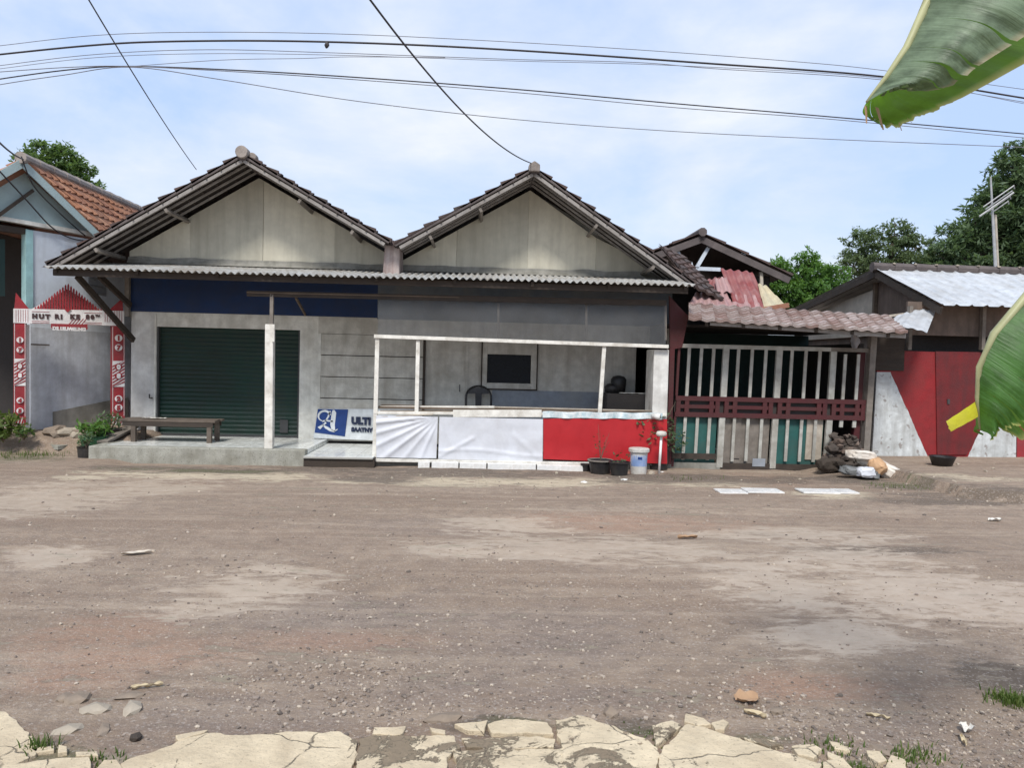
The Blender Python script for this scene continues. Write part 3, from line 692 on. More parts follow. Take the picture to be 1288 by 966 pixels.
# wall with window
w0, w1, wz0, wz1 = X(609, YW), X(673, YW), Z(640, 487, YW), Z(640, 433, YW)
zdad = Z(700, 492, YW); o1 = X(800, YW)
MBx(d1, w0, YW, YW + WT, 0, zh - 0.02).obj('wall', 'old_white', house)
MBx(w1, o1, YW, YW + WT, 0, zh - 0.02).obj('wall', 'old_white', house)
MBx(w0, w1, YW, YW + WT, 0, wz0).obj('wall', 'old_white', house)
MBx(w0, w1, YW, YW + WT, wz1, zh - 0.02).obj('wall', 'old_white', house)
MBx(X(620, YW), o1 - 0.01, YW - 0.004, YW, 0.02, zdad).obj('painted_dado', 'blue_dado', house)
win = MB()
gx0, gx1, gz0, gz1 = X(613, YW), X(668, YW), Z(640, 482, YW), Z(640, 446, YW)
win.box(w0 - 0.03, gx0, YW - 0.03, YW + 0.06, wz0 - 0.03, wz1 + 0.03).box(gx1, w1 + 0.03, YW - 0.03, YW + 0.06, wz0 - 0.03, wz1 + 0.03)
win.box(gx0, gx1, YW - 0.03, YW + 0.06, wz0 - 0.03, gz0).box(gx0, gx1, YW - 0.03, YW + 0.06, gz1, wz1 + 0.03)
wf = win.obj('window', 'old_white', house, bevel=0.004)
e = MB(); dk = 0.018
for a in ((w0 - 0.05, w1 + 0.05, wz1 + 0.031, wz1 + 0.05), (w0 - 0.05, w1 + 0.05, wz0 - 0.05, wz0 - 0.031)): e.box(a[0], a[1], YW - 0.036, YW - 0.001, a[2], a[3])
for a in ((w0 - 0.05, w0 - 0.031), (w1 + 0.031, w1 + 0.05)): e.box(a[0], a[1], YW - 0.036, YW - 0.001, wz0 - 0.03, wz1 + 0.03)
e.obj('frame', 'wood_dark', wf)
MBx(gx0 + .001, gx1 - .001, YW + 0.02, YW + 0.03, gz0 + .001, gz1 - .001).obj('pane', 'glass_dark', wf)
# dark way through to the kitchen at the right, its header, the right-hand return wall
MBx(o1, xr, YW, YW + WT, Z(810, 436, YW), zh - 0.02).obj('lintel', 'old_white', house)
MBx(xr, xr + 0.3, YW + 0.004, YW + WT, 0, zh - 0.021).obj('wall', 'pier_white', house)
xe = X(842, YF)
MBx(X(823, YF), xe, YF + 0.03, YF + 0.55, 0, Z(838, 440, YF)).obj('pier', 'pier_white', house, bevel=0.008)
# body of the house behind
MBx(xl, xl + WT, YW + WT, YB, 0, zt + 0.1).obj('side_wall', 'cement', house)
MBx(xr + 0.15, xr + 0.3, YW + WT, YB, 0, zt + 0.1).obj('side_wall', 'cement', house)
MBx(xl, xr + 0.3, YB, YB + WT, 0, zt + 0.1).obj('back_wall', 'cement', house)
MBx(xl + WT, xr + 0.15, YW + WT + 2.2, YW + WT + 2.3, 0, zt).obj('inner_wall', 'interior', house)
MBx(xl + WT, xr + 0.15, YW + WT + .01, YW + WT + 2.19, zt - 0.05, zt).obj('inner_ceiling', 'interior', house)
# roller shutter
sh = MB()
zz0, zz1 = zf - 0.02, zs
n = int((zz1 - zz0) / 0.075)
def shp(u, v):
    z = zz0 + (zz1 - zz0) * v; ph = (v * n) % 1.0
    return (s0 + 0.03 + (s1 - s0 - 0.06) * u, YW + 0.085 - 0.016 * math.sin(PI * ph), z)
sh.grid(shp, 6, n * 6, False)
shu = sh.obj('roller_shutter', 'green_metal', house, smooth=True)
MBx(s0 + 0.03, s1 - 0.03, YW + 0.06, YW + 0.09, zz0 - 0.03, zz0 + 0.05).obj('bottom_bar', 'dark_metal', shu)
MBx(s0 + .001, s0 + 0.03, YW + 0.01, YW + 0.1, 0.02, zs - .001).obj('guide_rail', 'dark_metal', shu)
MBx(s1 - 0.03, s1 - .001, YW + 0.01, YW + 0.1, 0.02, zs - .001).obj('guide_rail', 'dark_metal', shu)
MBx(s1 - 0.34, s1 - 0.2, YW + 0.045, YW + 0.058, zz0 + 0.1, zz0 + 0.33).obj('patch_plate', 'dark_metal', shu)
MB().tube([(X(193, YW), YW - 0.02, zf + 0.65), (X(190, YW), YW - 0.05, zf + 0.65), (X(190, YW), YW - 0.05, zf + 0.72)], 0.012).obj('hasp', 'dark_metal', house)
MBx(s0 - 0.035, s0 - 0.005, YW - 0.02, YW - 0.001, zf, zh - 0.04).obj('door_jamb', 'white_paint', house)
# porch slab: grey kerb, white tiles, lower step at right
k0, k1 = X(113, YF - 0.1), X(386, YF - 0.1)
zk = zf + 0.0
MBx(k0, k1, YF - 0.13, YF + 0.05, -0.3, zk).obj('porch_kerb', 'kerb', house, bevel=0.015)
MBx(k0, k0 + 0.15, YF + 0.05, YW, -0.3, zk).obj('porch_kerb', 'kerb', house, bevel=0.015)
MBx(k0 + 0.15, k1 + 0.0, YF + 0.05, YW + 0.12, -0.1, zk - 0.008).obj('porch_floor', 'floor_tile', house)
z2 = Z(430, 575, YF - 0.25); x2 = X(474, YF)
MBx(k1 + 0.002, x2, YF - 0.25, YW - 0.02, z2 - 0.035, z2).obj('porch_step', 'floor_tile', house, bevel=0.008)
MBx(k1 + 0.002, x2 + 0.02, YF - 0.22, YF - 0.02, -0.3, z2 - 0.02).obj('step_base', 'soil', house)
MBx(x2 + 0.002, xe, YF + 0.05, YW - 0.02, -0.2, z2 - 0.03).obj('stall_floor', 'cement', house)
MBx(s0, s1, YW + 0.12, YW + 1.0, -0.1, zf - 0.03).obj('inner_floor', 'cement', house)
# canopy
def up(px, py, Y): return at(px, py, Y)
ca, cb = X(53, YE, 340), X(876, YE, 362)
zA, zB = Z(53, 336, YE), Z(870, 360, YE)
cj = X(547, YE, 350)
for nm, (a, b_, dz, m_) in enumerate(((ca, cj + 0.05, 0.0, 'zinc'), (cj - 0.02, cb, 0.016, 'zinc'))):
    za = zA + (zB - zA) * (a - ca) / (cb - ca) + dz; zb = zA + (zB - zA) * (b_ - ca) / (cb - ca) + dz
    A = V((a, YE, za)); B = V((b_, YE, zb))
    top = zt + 0.03 + dz - A.z
    D = V((0, YW + 0.0 - YE, top)); U = (B - A)
    mb = MB(); corrugated(mb, A + D, U, -D, U.length, D.length, 0.105, 0.019, jag=0.05)
    mb.obj('canopy_sheet', m_, house, smooth=True)
zc = (zA + zB) / 2
MB().beam((ca + 0.1, YE + 0.12, zA - 0.06), (cb - 0.1, YE + 0.12, zB - 0.06), 0.05, 0.09).obj('canopy_beam', 'wood_dark', house)
MB().beam((ca + 0.1, YE + 1.1, zA + 0.08), (cb - 0.1, YE + 1.1, zB + 0.08), 0.05, 0.08).obj('canopy_beam', 'wood_dark', house)
for i in range(9):
    x = ca + 0.15 + (cb - ca - 0.3) * i / 8; q = (x - ca) / (cb - ca); z = zA + (zB - zA) * q
    MB().beam((x, YE + 0.06, z - 0.03), (x, YW - 0.05, zt - 0.04), 0.045, 0.07).obj('canopy_rafter', 'wood_dark', house)
# second beam lower down that carries the net
nb0, nb1 = at(311, 369, YF), at(838, 381, YF)
MB().beam(nb0, nb1, 0.05, 0.085).obj('front_beam', 'wood_dark', house)
MB().beam(nb0 + V((0, -0.03, 0.012)), nb0.lerp(nb1, 0.5) + V((0, -0.03, 0.012)), 0.012, 0.018).obj('trim_strip', 'wood_brown', house)
# braces at the left end
MB().beam(at(97, 347, YE + 0.3), at(168, 428, YW - 0.25), 0.05, 0.09).obj('brace', 'wood_dark', house)
MB().beam(at(125, 347, YE + 0.9), at(164, 384, YW - 0.1), 0.05, 0.09).obj('brace', 'wood_dark', house)
MB().beam(at(372, 374, YF + 0.2), at(384, 396, YW - 0.05), 0.03, 0.04).obj('brace', 'wood_brown', house)
xc0 = X(156, YW - 0.1); xc1 = X(166, YW - 0.1)
MBx(xc0, xl - 0.003, YW - 0.1, YW + 0.1, Z(160, 398, YW), zt - 0.03).obj('corner_post', 'wood_grey', house)
# porch post
p = at(339, 564, YF); pt = at(340, 408, YF)
MB().prism([(p.x - 0.065, YF - 0.06, zk), (p.x + 0.06, YF - 0.06, zk), (p.x + 0.06, YF + 0.06, zk), (p.x - 0.065, YF + 0.06, zk)], (pt.x - p.x, 0, pt.z - zk)).obj('porch_post', 'white_wood', house, bevel=0.008)
MBx(pt.x + 0.045, pt.x + 0.085, YF - 0.075, YF - 0.062, Z(343, 430, YF), pt.z).obj('post_board', 'white_wood', house)
MB().beam((pt.x + 0.02, YF, pt.z - 0.1), (pt.x + 0.02, YF, Z(342, 370, YF)), 0.05, 0.05).obj('post_top', 'wood_grey', house)
# stall front: posts, rails, net, counter
def line(px0, py0, px1, py1, Y, w, h, name, m, par=house, dy=0.0, bevel=0.004):
    a, b_ = at(px0, py0, Y) + V((0, dy, 0)), at(px1, py1, Y) + V((0, dy, 0))
    return MB().beam(a, b_, w, h).obj(name, m, par, bevel=bevel)
line(471, 580, 475, 424, YF, 0.06, 0.065, 'stall_post', 'white_wood')
line(524, 520, 526, 428, YF, 0.055, 0.06, 'stall_post', 'white_wood')
line(754, 522, 760, 434, YF, 0.055, 0.06, 'stall_post', 'white_wood')
line(471, 423, 840, 436, YF, 0.055, 0.055, 'top_rail', 'white_wood', dy=-0.03)
line(471, 519, 838, 522, YF, 0.05, 0.045, 'middle_rail', 'white_wood', dy=-0.01)
line(469, 578, 745, 583, YF, 0.06, 0.05, 'bottom_rail', 'white_wood', dy=-0.045)
for px in (627, 738, 838):
    line(px, 381, px, 428, YF, 0.035, 0.035, 'net_batten', 'wood_grey', dy=0.05)
na, nb_, nc, ndd = at(475, 375, YF), at(838, 381, YF), at(838, 437, YF), at(475, 424, YF)
MB().grid(lambda u, v: tuple(na.lerp(nb_, u).lerp(ndd.lerp(nc, u), v) + V((0, 0.02 + 0.012 * math.sin(9 * u) * math.sin(PI * v), 0))), 24, 4, False).obj('shade_net', 'shade_net', house)
zc1 = Z(640, 514, YF + 0.15)
MBx(X(476, YF), X(822, YF), YF + 0.06, YF + 0.55, zc1 - 0.03, zc1).obj('counter', 'wood_brown', house)
line(478, 512, 622, 512, YF + 0.1, 0.05, 0.035, 'counter_edge', 'white_wood')
line(478, 517, 820, 517.5, YF, 0.03, 0.02, 'counter_edge', 'wood_brown', dy=0.03)
line(622, 512, 820, 517, YF + 0.1, 0.035, 0.02, 'counter_edge', 'wood_bleached')
line(570, 520, 681, 520, YF, 0.02, 0.115, 'counter_board', 'white_wood', dy=-0.04)
line(478, 524, 545, 521, YF, 0.03, 0.02, 'counter_edge', 'wood_bleached', dy=-0.04)
# twin roofs
def slope_of(apx, apy, tx, ty):
    a, b_ = at(apx, apy, YR), at(tx, ty, YR); return a, b_
roofs = [('l', (305, 196), (60, 334), (489, 305)), ('r', (672, 213), (497, 309), (872, 358))]
GW = []
for key, ap, le, re in roofs:
    A = at(*ap, YR); L_ = at(*le, YR); Rr = at(*re, YR)
    rl = YB + 0.4 - YR
    rf = None
    for side, E in (('l', L_), ('r', Rr)):
        D = E - A; mb = MB()
        tile_roof(mb, A, (0, 1, 0), D, rl, D.length, 0.23, 0.30, th=0.06, wave=0.02)
        o = mb.obj('roof', 'tile_dark', house)
        if rf is None: rf = o
        d = D.normalized(); nn = V((0, 1, 0)).cross(d); nn = nn if nn.z > 0 else -nn
        MB().beam(A + V((0, 0.012, 0)) + nn * 0.016, E + V((0, 0.012, 0)) + nn * 0.016, 0.024, 0.058, side=(0, 1, 0)).obj('verge', 'ridge_dark', o)
        # rafters seen under the overhang, a paler verge rafter in front, battens across
        for i, yy in enumerate((0.03, 0.28, 0.53, 0.78)):
            oo = 0.06 if i == 0 else 0.05; a0 = A + V((0, yy, 0)) - nn * oo + d * 0.05; a1 = E + V((0, yy, 0)) - nn * oo - d * 0.05
            MB().beam(a0, a1, 0.04, 0.05 if i == 0 else 0.026, side=(0, 1, 0)).obj('rafter', 'wood_fascia', o)
        bt = MB(); nbt = int(D.length / 0.27)
        for k in range(nbt):
            q = A + d * (0.14 + k * 0.27) - nn * 0.02
            bt.beam(q + V((0, -0.02, 0)), q + V((0, 1.2, 0)), 0.022, 0.022, side=d)
        bt.obj('battens', 'wood_dark', o)
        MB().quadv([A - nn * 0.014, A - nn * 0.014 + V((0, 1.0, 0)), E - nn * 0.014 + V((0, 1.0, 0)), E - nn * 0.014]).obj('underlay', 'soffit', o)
        for fr in (0.42, 0.78):
            q = A + d * (D.length * fr) - nn * 0.16
            MB().beam(q + V((0, -0.01, 0)), q + V((0, 0.95, 0)), 0.045, 0.065, side=d).obj('purlin_end', 'wood_grey', o)
    # ridge caps
    mb = MB()
    for k in range(int(rl / 0.4)):
        y = YR + k * 0.4
        mb.tube([A + V((0, y - YR - (0.05 if k else 0), 0.02)), A + V((0, y - YR + 0.42, 0.03))], [0.10, 0.085], 10)
    mb.obj('ridge_cap', 'ridge_dark', rf, smooth=False)
    if key == 'l':
        mb = MB(); mb.tube([A + V((0, -0.07, 0.055)), A + V((0, 0.12, 0.055))], 0.10, 20)
        mb.tube([A + V((0.13, 0.05, 0.01)), A + V((0.13, 0.2, 0.01))], 0.07, 16)
    else:
        mb = MB(); mb.prism([A + V((x, -0.06, z)) for x, z in ((-0.09, -0.04), (0.09, -0.04), (0.09, 0.07), (0.0, 0.13), (-0.09, 0.07))], (0, 0.2, 0))
    mb.obj('ridge_end_cap', 'ridge_cement', rf, bevel=0.01)
    # boarded gable wall in upright panels
    GW.append((A, L_, Rr))
    def roofz(x):
        if x < A.x: return A.z + (L_.z - A.z) * (x - A.x) / (L_.x - A.x) - 0.13
        return A.z + (Rr.z - A.z) * (x - A.x) / (Rr.x - A.x) - 0.13
    joints = {'l': (163, 240, 331, 421, 484), 'r': (502, 575, 664, 750, 846)}[key]
    xsj = [X(j, YW, 300) for j in joints]
    zb = zt + 0.10
    for i in range(len(xsj) - 1):
        a, b_ = xsj[i] + 0.0005, xsj[i + 1] - 0.0005
        cuts = [a] + ([A.x] if a < A.x < b_ else []) + [b_]
        poly = [(a, YW, zb), (b_, YW, zb)] + [(x, YW, max(zb + 0.01, roofz(x))) for x in reversed(cuts)]
        off = 0.012 * (i % 2)
        MB().prism([(x, y - off, z) for x, y, z in poly], (0, 0.05, 0)).obj('gable_panel', 'board_a' if i % 2 == 0 else 'board_b', house, bevel=0.003)
    poly = [(xsj[0], YW + 0.06, zb), (xsj[-1], YW + 0.06, zb), (xsj[-1], YW + 0.06, max(zb + .01, roofz(xsj[-1]))), (A.x, YW + 0.06, roofz(A.x)), (xsj[0], YW + 0.06, max(zb + .01, roofz(xsj[0])))]
    MB().prism(poly, (0, 0.09, 0)).obj('gable_wall', 'cement', house)
# cement flashing strip along the foot of the gables
fl = MB()
def flz(u): return zt + 0.16 + 0.03 * noise.noise(V((u * 22, 1, 0)))
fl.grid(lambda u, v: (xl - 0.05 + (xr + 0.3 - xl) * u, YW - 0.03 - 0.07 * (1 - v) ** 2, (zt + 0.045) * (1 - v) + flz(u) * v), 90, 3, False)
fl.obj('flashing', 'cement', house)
# valley hopper between the gables
v0 = at(484, 308, YR + 0.25); v1 = at(500, 350, YR + 0.25)
mb = MB(); mb.prism([(v0.x, v0.y, v0.z), (v1.x + 0.02, v0.y, v0.z + 0.02), (v1.x + 0.03, v0.y, v1.z), (v0.x - 0.03, v0.y, v1.z)], (0, 0.6, 0))
mb.obj('valley_hopper', 'downpipe', house, bevel=0.02)

# ------------------------------------------------------------------ things on and in front of the house
# advertising banner on the plank front
bY = YW - 0.028
bn = thing('banner', 'white plastic advertising banner with blue blackletter A square on the plank front', 'banner', at(432, 552, bY))
a0, a1, a2, a3 = at(394, 551, bY), at(520, 556, bY), at(520, 515, bY), at(400, 514, bY)
MB().grid(lambda u, v: tuple(a0.lerp(a1, u).lerp(a3.lerp(a2, u), v) + V((0, -0.006 * math.sin(7 * u + 2 * v) - 0.004, 0))), 20, 5, False).obj('sheet', 'banner_white', bn, smooth=True)
q0, q1, q2, q3 = at(396, 544, bY), at(434, 549, bY), at(438, 515, bY), at(400, 514.5, bY)
MB().prism([p_ + V((0, -0.016, 0)) for p_ in (q0, q1, q2, q3)], (0, 0.004, 0)).obj('blue_square', 'navy', bn)
# the blackletter A: a spurred bowl, two stems and a crossbar built from strokes
def bl(u, v): return q0.lerp(q1, u).lerp(q3.lerp(q2, u), v) + V((0, -0.021, 0))
mb = MB()
def stroke(pts, w):
    L1, R1 = [], []
    for i, p_ in enumerate(pts):
        p0, p1 = pts[max(0, i - 1)], pts[min(len(pts) - 1, i + 1)]
        dx, dy = p1[0] - p0[0], p1[1] - p0[1]; l = math.hypot(dx, dy) or 1
        ww = w[i] if isinstance(w, list) else w
        L1.append(bl(p_[0] - dy / l * ww, p_[1] + dx / l * ww)); R1.append(bl(p_[0] + dy / l * ww, p_[1] - dx / l * ww))
    for i in range(len(pts) - 1): mb.prism([L1[i], L1[i + 1], R1[i + 1], R1[i]], (0, 0.003, 0))
arc = [(0.26 + 0.2 * math.cos(t), 0.72 + 0.2 * math.sin(t)) for t in [R(a) for a in range(-60, 301, 20)]]
stroke([(0.22, 0.52)] + [(0.24 + 0.19 * math.cos(R(a)), 0.72 + 0.21 * math.sin(R(a))) for a in range(250, -1, -20)], [0.02] + [0.03 + 0.012 * math.sin(R(a)) for a in range(250, -1, -20)])
stroke([(0.52, 0.97), (0.55, 0.86), (0.55, 0.4), (0.6, 0.2), (0.66, 0.16)], [0.03, 0.075, 0.075, 0.06, 0.02])
stroke([(0.42, 0.93), (0.38, 0.7), (0.3, 0.5)], [0.02, 0.03, 0.02])
stroke([(0.2, 0.5), (0.35, 0.54), (0.55, 0.52)], 0.03)
stroke([(0.12, 0.2), (0.22, 0.32), (0.32, 0.44), (0.28, 0.52)], [0.06, 0.035, 0.03, 0.01])
stroke([(0.22, 0.36), (0.36, 0.26), (0.5, 0.18), (0.62, 0.14), (0.74, 0.24)], [0.01, 0.05, 0.05, 0.03, 0.01])
mb.obj('letter', 'banner_white', bn)
mb = MB(); text_mesh(mb, 'ULTI', at(442, 533, bY - 0.018), (1, 0, -0.02), (0, 0, 1), 0.115, 'LEFT')
text_mesh(mb, 'SAATNY', at(442, 542.5, bY - 0.018), (1, 0, -0.02), (0, 0, 1), 0.068, 'LEFT')
mb.obj('lettering', 'ink_navy', bn)

# cloths along the stall front
def cloth(name, q, fn, m, lab, nu=60, nv=30, cat='tarpaulin', thick=0.004):
    p00, p10, p11, p01 = q
    def f(u, v):
        p_ = p00.lerp(p10, u).lerp(p01.lerp(p11, u), v); return p_ + V((0, -0.055 - fn(u, v), 0))
    mb = MB().grid(f, nu, nv, False); mb.grid(lambda u, v: f(u, v) + V((0, thick, 0)), nu, nv, False)
    base = (p00 + p10) / 2
    o = mb.obj(name, m, loc=(base.x, base.y - 0.05, min(p00.z, p10.z))); 
    me_ = o.data; me_.polygons.foreach_set('use_smooth', [True] * len(me_.polygons))
    return tag(o, lab, cat, 'cloths hung along the stall front')
def f1(u, v):
    s = 0.0
    for k, (ph, a) in enumerate(((0.0, .016), (0.35, .013), (0.7, .012), (1.1, 0.014), (1.5, .01), (1.9, .012))):
        # folds fan out of the upper right corner
        ang = math.atan2(1.02 - v, 1.04 - u); s += 1.7 * a * math.exp(-((ang - (0.18 + k * 0.22)) / 0.045) ** 2) * min(1, 2.5 * math.hypot(1 - u, 1 - v))
    return s + 0.008 * noise.noise(V((u * 3, v * 3, 1)))
cloth('tarpaulin', (at(474, 575, YF), at(549, 576, YF), at(551, 524, YF), at(474, 522, YF)), f1, 'tarp', 'white tarpaulin with fanned diagonal folds, beside the white step')
def f2(u, v):
    return 0.013 * noise.noise(V((u * 5, v * 2.5, 3))) + 0.012 * math.exp(-((v - 0.18 - 0.06 * math.sin(5 * u)) / 0.04) ** 2) + 0.016 * math.exp(-((v - 1.4 * u - 0.05) / 0.05) ** 2) * (1 if u < 0.35 else 0) + 0.01 * math.exp(-((v - 2.2 * (1 - u)) / 0.08) ** 2) * (1 if u > 0.7 else 0)
cloth('tarpaulin', (at(551.5, 577, YF), at(682, 580, YF), at(682.5, 527, YF), at(553, 524, YF)), f2, 'tarp', 'smoother white tarpaulin in the middle, between folded tarpaulin and red cloth')
def f3(u, v):
    return 0.008 * noise.noise(V((u * 4, v * 2, 6))) + 0.008 * math.exp(-((u - 0.42 - 0.02 * v) / 0.02) ** 2)
cloth('red_cloth', (at(683, 577, YF), at(838, 583, YF), at(838, 527, YF), at(683, 526, YF)), f3, 'tarp_red', 'bright red cloth covering the right end of the stall front', cat='cloth')
oc0, oc1 = at(682, 521, YF), at(832, 523, YF)
o = MB().grid(lambda u, v: tuple(oc0.lerp(oc1, u) + V((0, -0.068 - 0.012 * math.sin(40 * u) * v, 0.05 - 0.1 * v + 0.006 * math.sin(23 * u)))), 90, 4, False).obj('oilcloth_strip', 'oilcloth', loc=(oc0 + oc1) / 2 + V((0, -0.06, -0.05)))
tag(o, 'crinkled pale blue and white plastic strip above the red cloth', 'table cover')

# white tile strips under the stall
ts = MBx(-0.2, 0.2, -0.06, 0.06, 0, 0.02)
def tile_thing(px0, px1, py, lab, grp, dz=0.0, w=0.12, rz=0.0, Y=None):
    a = at(px0, py, Y) if Y else atz(px0, py, 0.05); b_ = at(px1, py, Y) if Y else atz(px1, py, 0.05)
    L = abs(b_.x - a.x) - 0.008; c = (a + b_) / 2
    z = gz(c.x, c.y) + 0.002 if Y is None else c.z - 0.01
    mb = MBx(c.x - L / 2, c.x + L / 2, c.y - w / 2, c.y + w / 2, z - (0.0 if Y is None else 0.09), z + 0.02)
    o = mb.obj('floor_tile', 'floor_white', loc=(c.x, c.y, z), bevel=0.003); o.rotation_euler.z = rz
    return tag(o, lab, 'tile', grp)
M['floor_white'] = mat('floor_white', (0.74, 0.74, 0.72), 0.25, dirt=(0.45, 0.4, 0.34), dscale=6, damt=0.5, bump=0.03)
gpt = 'white tiles along the foot of the stall'
for a_, b_, py, l in ((526, 541, 581.5, 'short white tile piece, leftmost below the white tarpaulins'), (543, 577, 582, 'white tile strip under the left half of the middle tarpaulin'),
                      (578, 612, 583, 'white tile strip under the right half of the middle tarpaulin'), (613, 674, 584, 'long white tile strip below the edge where white cloth meets red'),
                      (675, 733, 586, 'white tile strip under the red cloth, next to the black pots')):
    tile_thing(a_, b_, py, l, gpt, Y=YF - 0.16, w=0.13)
gpt = 'white tiles lying in front of the slatted fence'
for a_, b_, py, l in ((902, 936, 611, 'white tile lying in the dirt, leftmost in front of the slatted fence'), (937, 981, 611.5, 'white tile second from left, in front of the slatted fence'),
                      (1006, 1050, 613.5, 'white tile lying in the dirt left of the small tile by the sack'), (1051, 1074, 614, 'small white tile nearest the white sack')):
    tile_thing(a_, b_, py, l, gpt, w=0.30, rz=R(-1.5))

# bench
ben = thing('bench', 'low weathered wooden bench on the porch in front of the green shutter', 'bench', at(215, 549, 12.3))
bz = zf; bt_ = Z(215, 527, 12.2)
ba, bb = X(157, 12.2, 530), X(276, 12.2, 530)
mb = MB()
for k in range(3): mb.box(ba + 0.01 * k, bb - 0.015 * (k % 2), 12.0 + k * 0.15, 12.14 + k * 0.15, bt_ - 0.035, bt_ + 0.004 * (k % 2))
mb.obj('seat', 'bench_wood', ben, bevel=0.006)
for x in (ba + 0.22, bb - 0.1):
    for y in (12.04, 12.38): MBx(x - 0.035, x + 0.035, y - 0.03, y + 0.03, bz - 0.008, bt_ - 0.035).obj('leg', 'bench_wood', ben)
for y in (12.02, 12.40): MBx(ba + 0.05, bb - 0.04, y - 0.012, y + 0.012, bt_ - 0.11, bt_ - 0.036).obj('apron', 'wood_dark', ben)
pp = MB().grid(lambda u, v: (ba + 0.3 + 0.38 * u, 12.12 + 0.1 * v, bt_ + 0.012 + 0.018 * abs(noise.noise(V((u * 5, v * 3, 0))))), 12, 5, False).obj('paper_scrap', 'paper', loc=(ba + 0.5, 12.15, bt_ + 0.01))
tag(pp, 'crumpled pale paper scrap lying on the wooden bench', 'litter')
# planks leaning at the porch's left end
pl = MB(); pl.beam(at(128, 556, 11.75), at(168, 536, 12.6), 0.2, 0.035)
tag(pl.obj('plank', 'wood_grey', loc=at(135, 556, 11.8)), 'grey plank sloping up beside the bench at the left porch end', 'plank', 'planks at the porch end')
pl = MB(); pl.beam(at(140, 551, 12.2), at(176, 530, 12.95), 0.14, 0.035)
tag(pl.obj('plank', 'wood_dark', loc=at(145, 551, 12.3)), 'dark plank behind the grey plank at the left porch end', 'plank', 'planks at the porch end')

# plastic chair behind the counter
ch = thing('plastic_chair', 'dark plastic chair behind the stall counter under the window', 'chair', V((X(603, 12.6), 12.55, z2 - 0.03)))
cx_, cy_, cz_ = ch.location; cw = 0.22; zt_ = Z(603, 486, 12.7)
def chp(x, y, z): return V((cx_ + x, cy_ + y, cz_ + z))
hb_ = zt_ - cz_
MB().prism([chp(-cw, -0.2, 0.42), chp(cw, -0.2, 0.42), chp(cw - 0.02, 0.2, 0.40), chp(-cw + 0.02, 0.2, 0.40)], (0, 0, 0.02)).obj('seat', 'black_plastic', ch, bevel=0.01)
bk = MB(); n = 14
out = [(-cw, 0.42)] + [(-cw * math.cos(PI * k / n) , 0.42 + (hb_ - 0.42) * (0.72 + 0.28 * math.sin(PI * k / n))) for k in range(n + 1)] + [(cw, 0.42)]
for i in range(len(out) - 1):
    bk.tube([chp(out[i][0], 0.2 + 0.1 * out[i][1] - 0.04, out[i][1]), chp(out[i + 1][0], 0.2 + 0.1 * out[i + 1][1] - 0.04, out[i + 1][1])], 0.02, 6)
bk.prism([chp(-cw * 0.85, 0.25, hb_ * 0.88), chp(cw * 0.85, 0.25, hb_ * 0.88), chp(cw * 0.6, 0.26, hb_ * 0.975), chp(-cw * 0.6, 0.26, hb_ * 0.975)], (0, 0.012, 0))
bk.prism([chp(-0.04, 0.215, 0.44), chp(0.04, 0.215, 0.44), chp(0.06, 0.25, hb_ * 0.9), chp(-0.06, 0.25, hb_ * 0.9)], (0, 0.012, 0))
bk.obj('backrest', 'black_plastic', ch)
for sx in (-1, 1):
    MB().tube([chp(sx * cw, -0.22, 0), chp(sx * (cw - 0.02), -0.18, 0.42), chp(sx * cw, -0.17, 0.62)], 0.022, 6).obj('leg', 'black_plastic', ch)
    MB().tube([chp(sx * cw, 0.25, 0), chp(sx * (cw - 0.02), 0.19, 0.42)], 0.022, 6).obj('leg', 'black_plastic', ch)
    MB().tube([chp(sx * cw, -0.18, 0.62), chp(sx * cw, 0.22, 0.64)], 0.022, 6).obj('armrest', 'black_plastic', ch)
# dark cooking cabinet with plates in the right corner
kc = thing('cooking_cabinet', 'blackened cooking cabinet with pale plates, in the dark right corner of the stall', 'cabinet', V((X(790, 12.4), 12.5, z2 - 0.03)))
kx0, kx1, kzt = X(765, 12.3), X(815, 12.3), Z(790, 496, 12.3)
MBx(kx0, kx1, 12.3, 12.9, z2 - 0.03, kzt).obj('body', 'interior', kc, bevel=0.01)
mb = MB()
for (px, py, h_) in ((770, 492, 0.1), (778, 480, 0.24)):
    c = at(px, py, 12.75); mb.lathe([(0.12, -h_), (0.14, 0.0), (0.1, 0.05), (0.03, 0.07)], (c.x, c.y, max(c.z, kzt + h_)), 16)
mb.obj('pot', 'black_plastic', kc, smooth=True)
mb = MB()
for px, py in ((787, 503), (798, 507), (809, 507)):
    c = at(px, py, 12.24); mb.lathe([(0.0, 0), (0.05, 0.004), (0.085, 0.018), (0.08, 0.02)], (c.x, 12.42, kzt + 0.002), 16)
mb.obj('plate', 'white_plastic', kc, smooth=True)

# pots, bucket and tap at the right end
def pot_thing(px, py, r, h, lab, m='black_plastic', name='plant_pot', plants=True, r0=0.8, rim=None):
    p_ = atz(px, py, 0.02); z = gz(p_.x, p_.y); t = thing(name, lab, 'pot', (p_.x, p_.y, z), 'black pots at the end of the stall')
    MB().lathe([(r * r0 * 0.95, 0), (r * r0, 0.01), (r * 0.97, h * 0.9), (r * 1.05, h * 0.93), (r * 1.05, h), (r * 0.96, h), (r * 0.94, h * 0.9), (0.01, h * 0.88)], (p_.x, p_.y, z), 28).obj('body', m, t, smooth=False)
    if rim: MB().tube([(p_.x + r * 1.03 * math.cos(a), p_.y + r * 1.03 * math.sin(a), z + h) for a in [2 * PI * k / 28 for k in range(29)]], 0.012, 6).obj('rim', rim, t)
    MB().lathe([(r * 0.93, h * 0.86), (r * 0.5, h * 0.92), (0.01, h * 0.93)], (p_.x, p_.y, z), 20, 0.03).obj('soil', 'soil', t)
    return t, V((p_.x, p_.y, z + h))
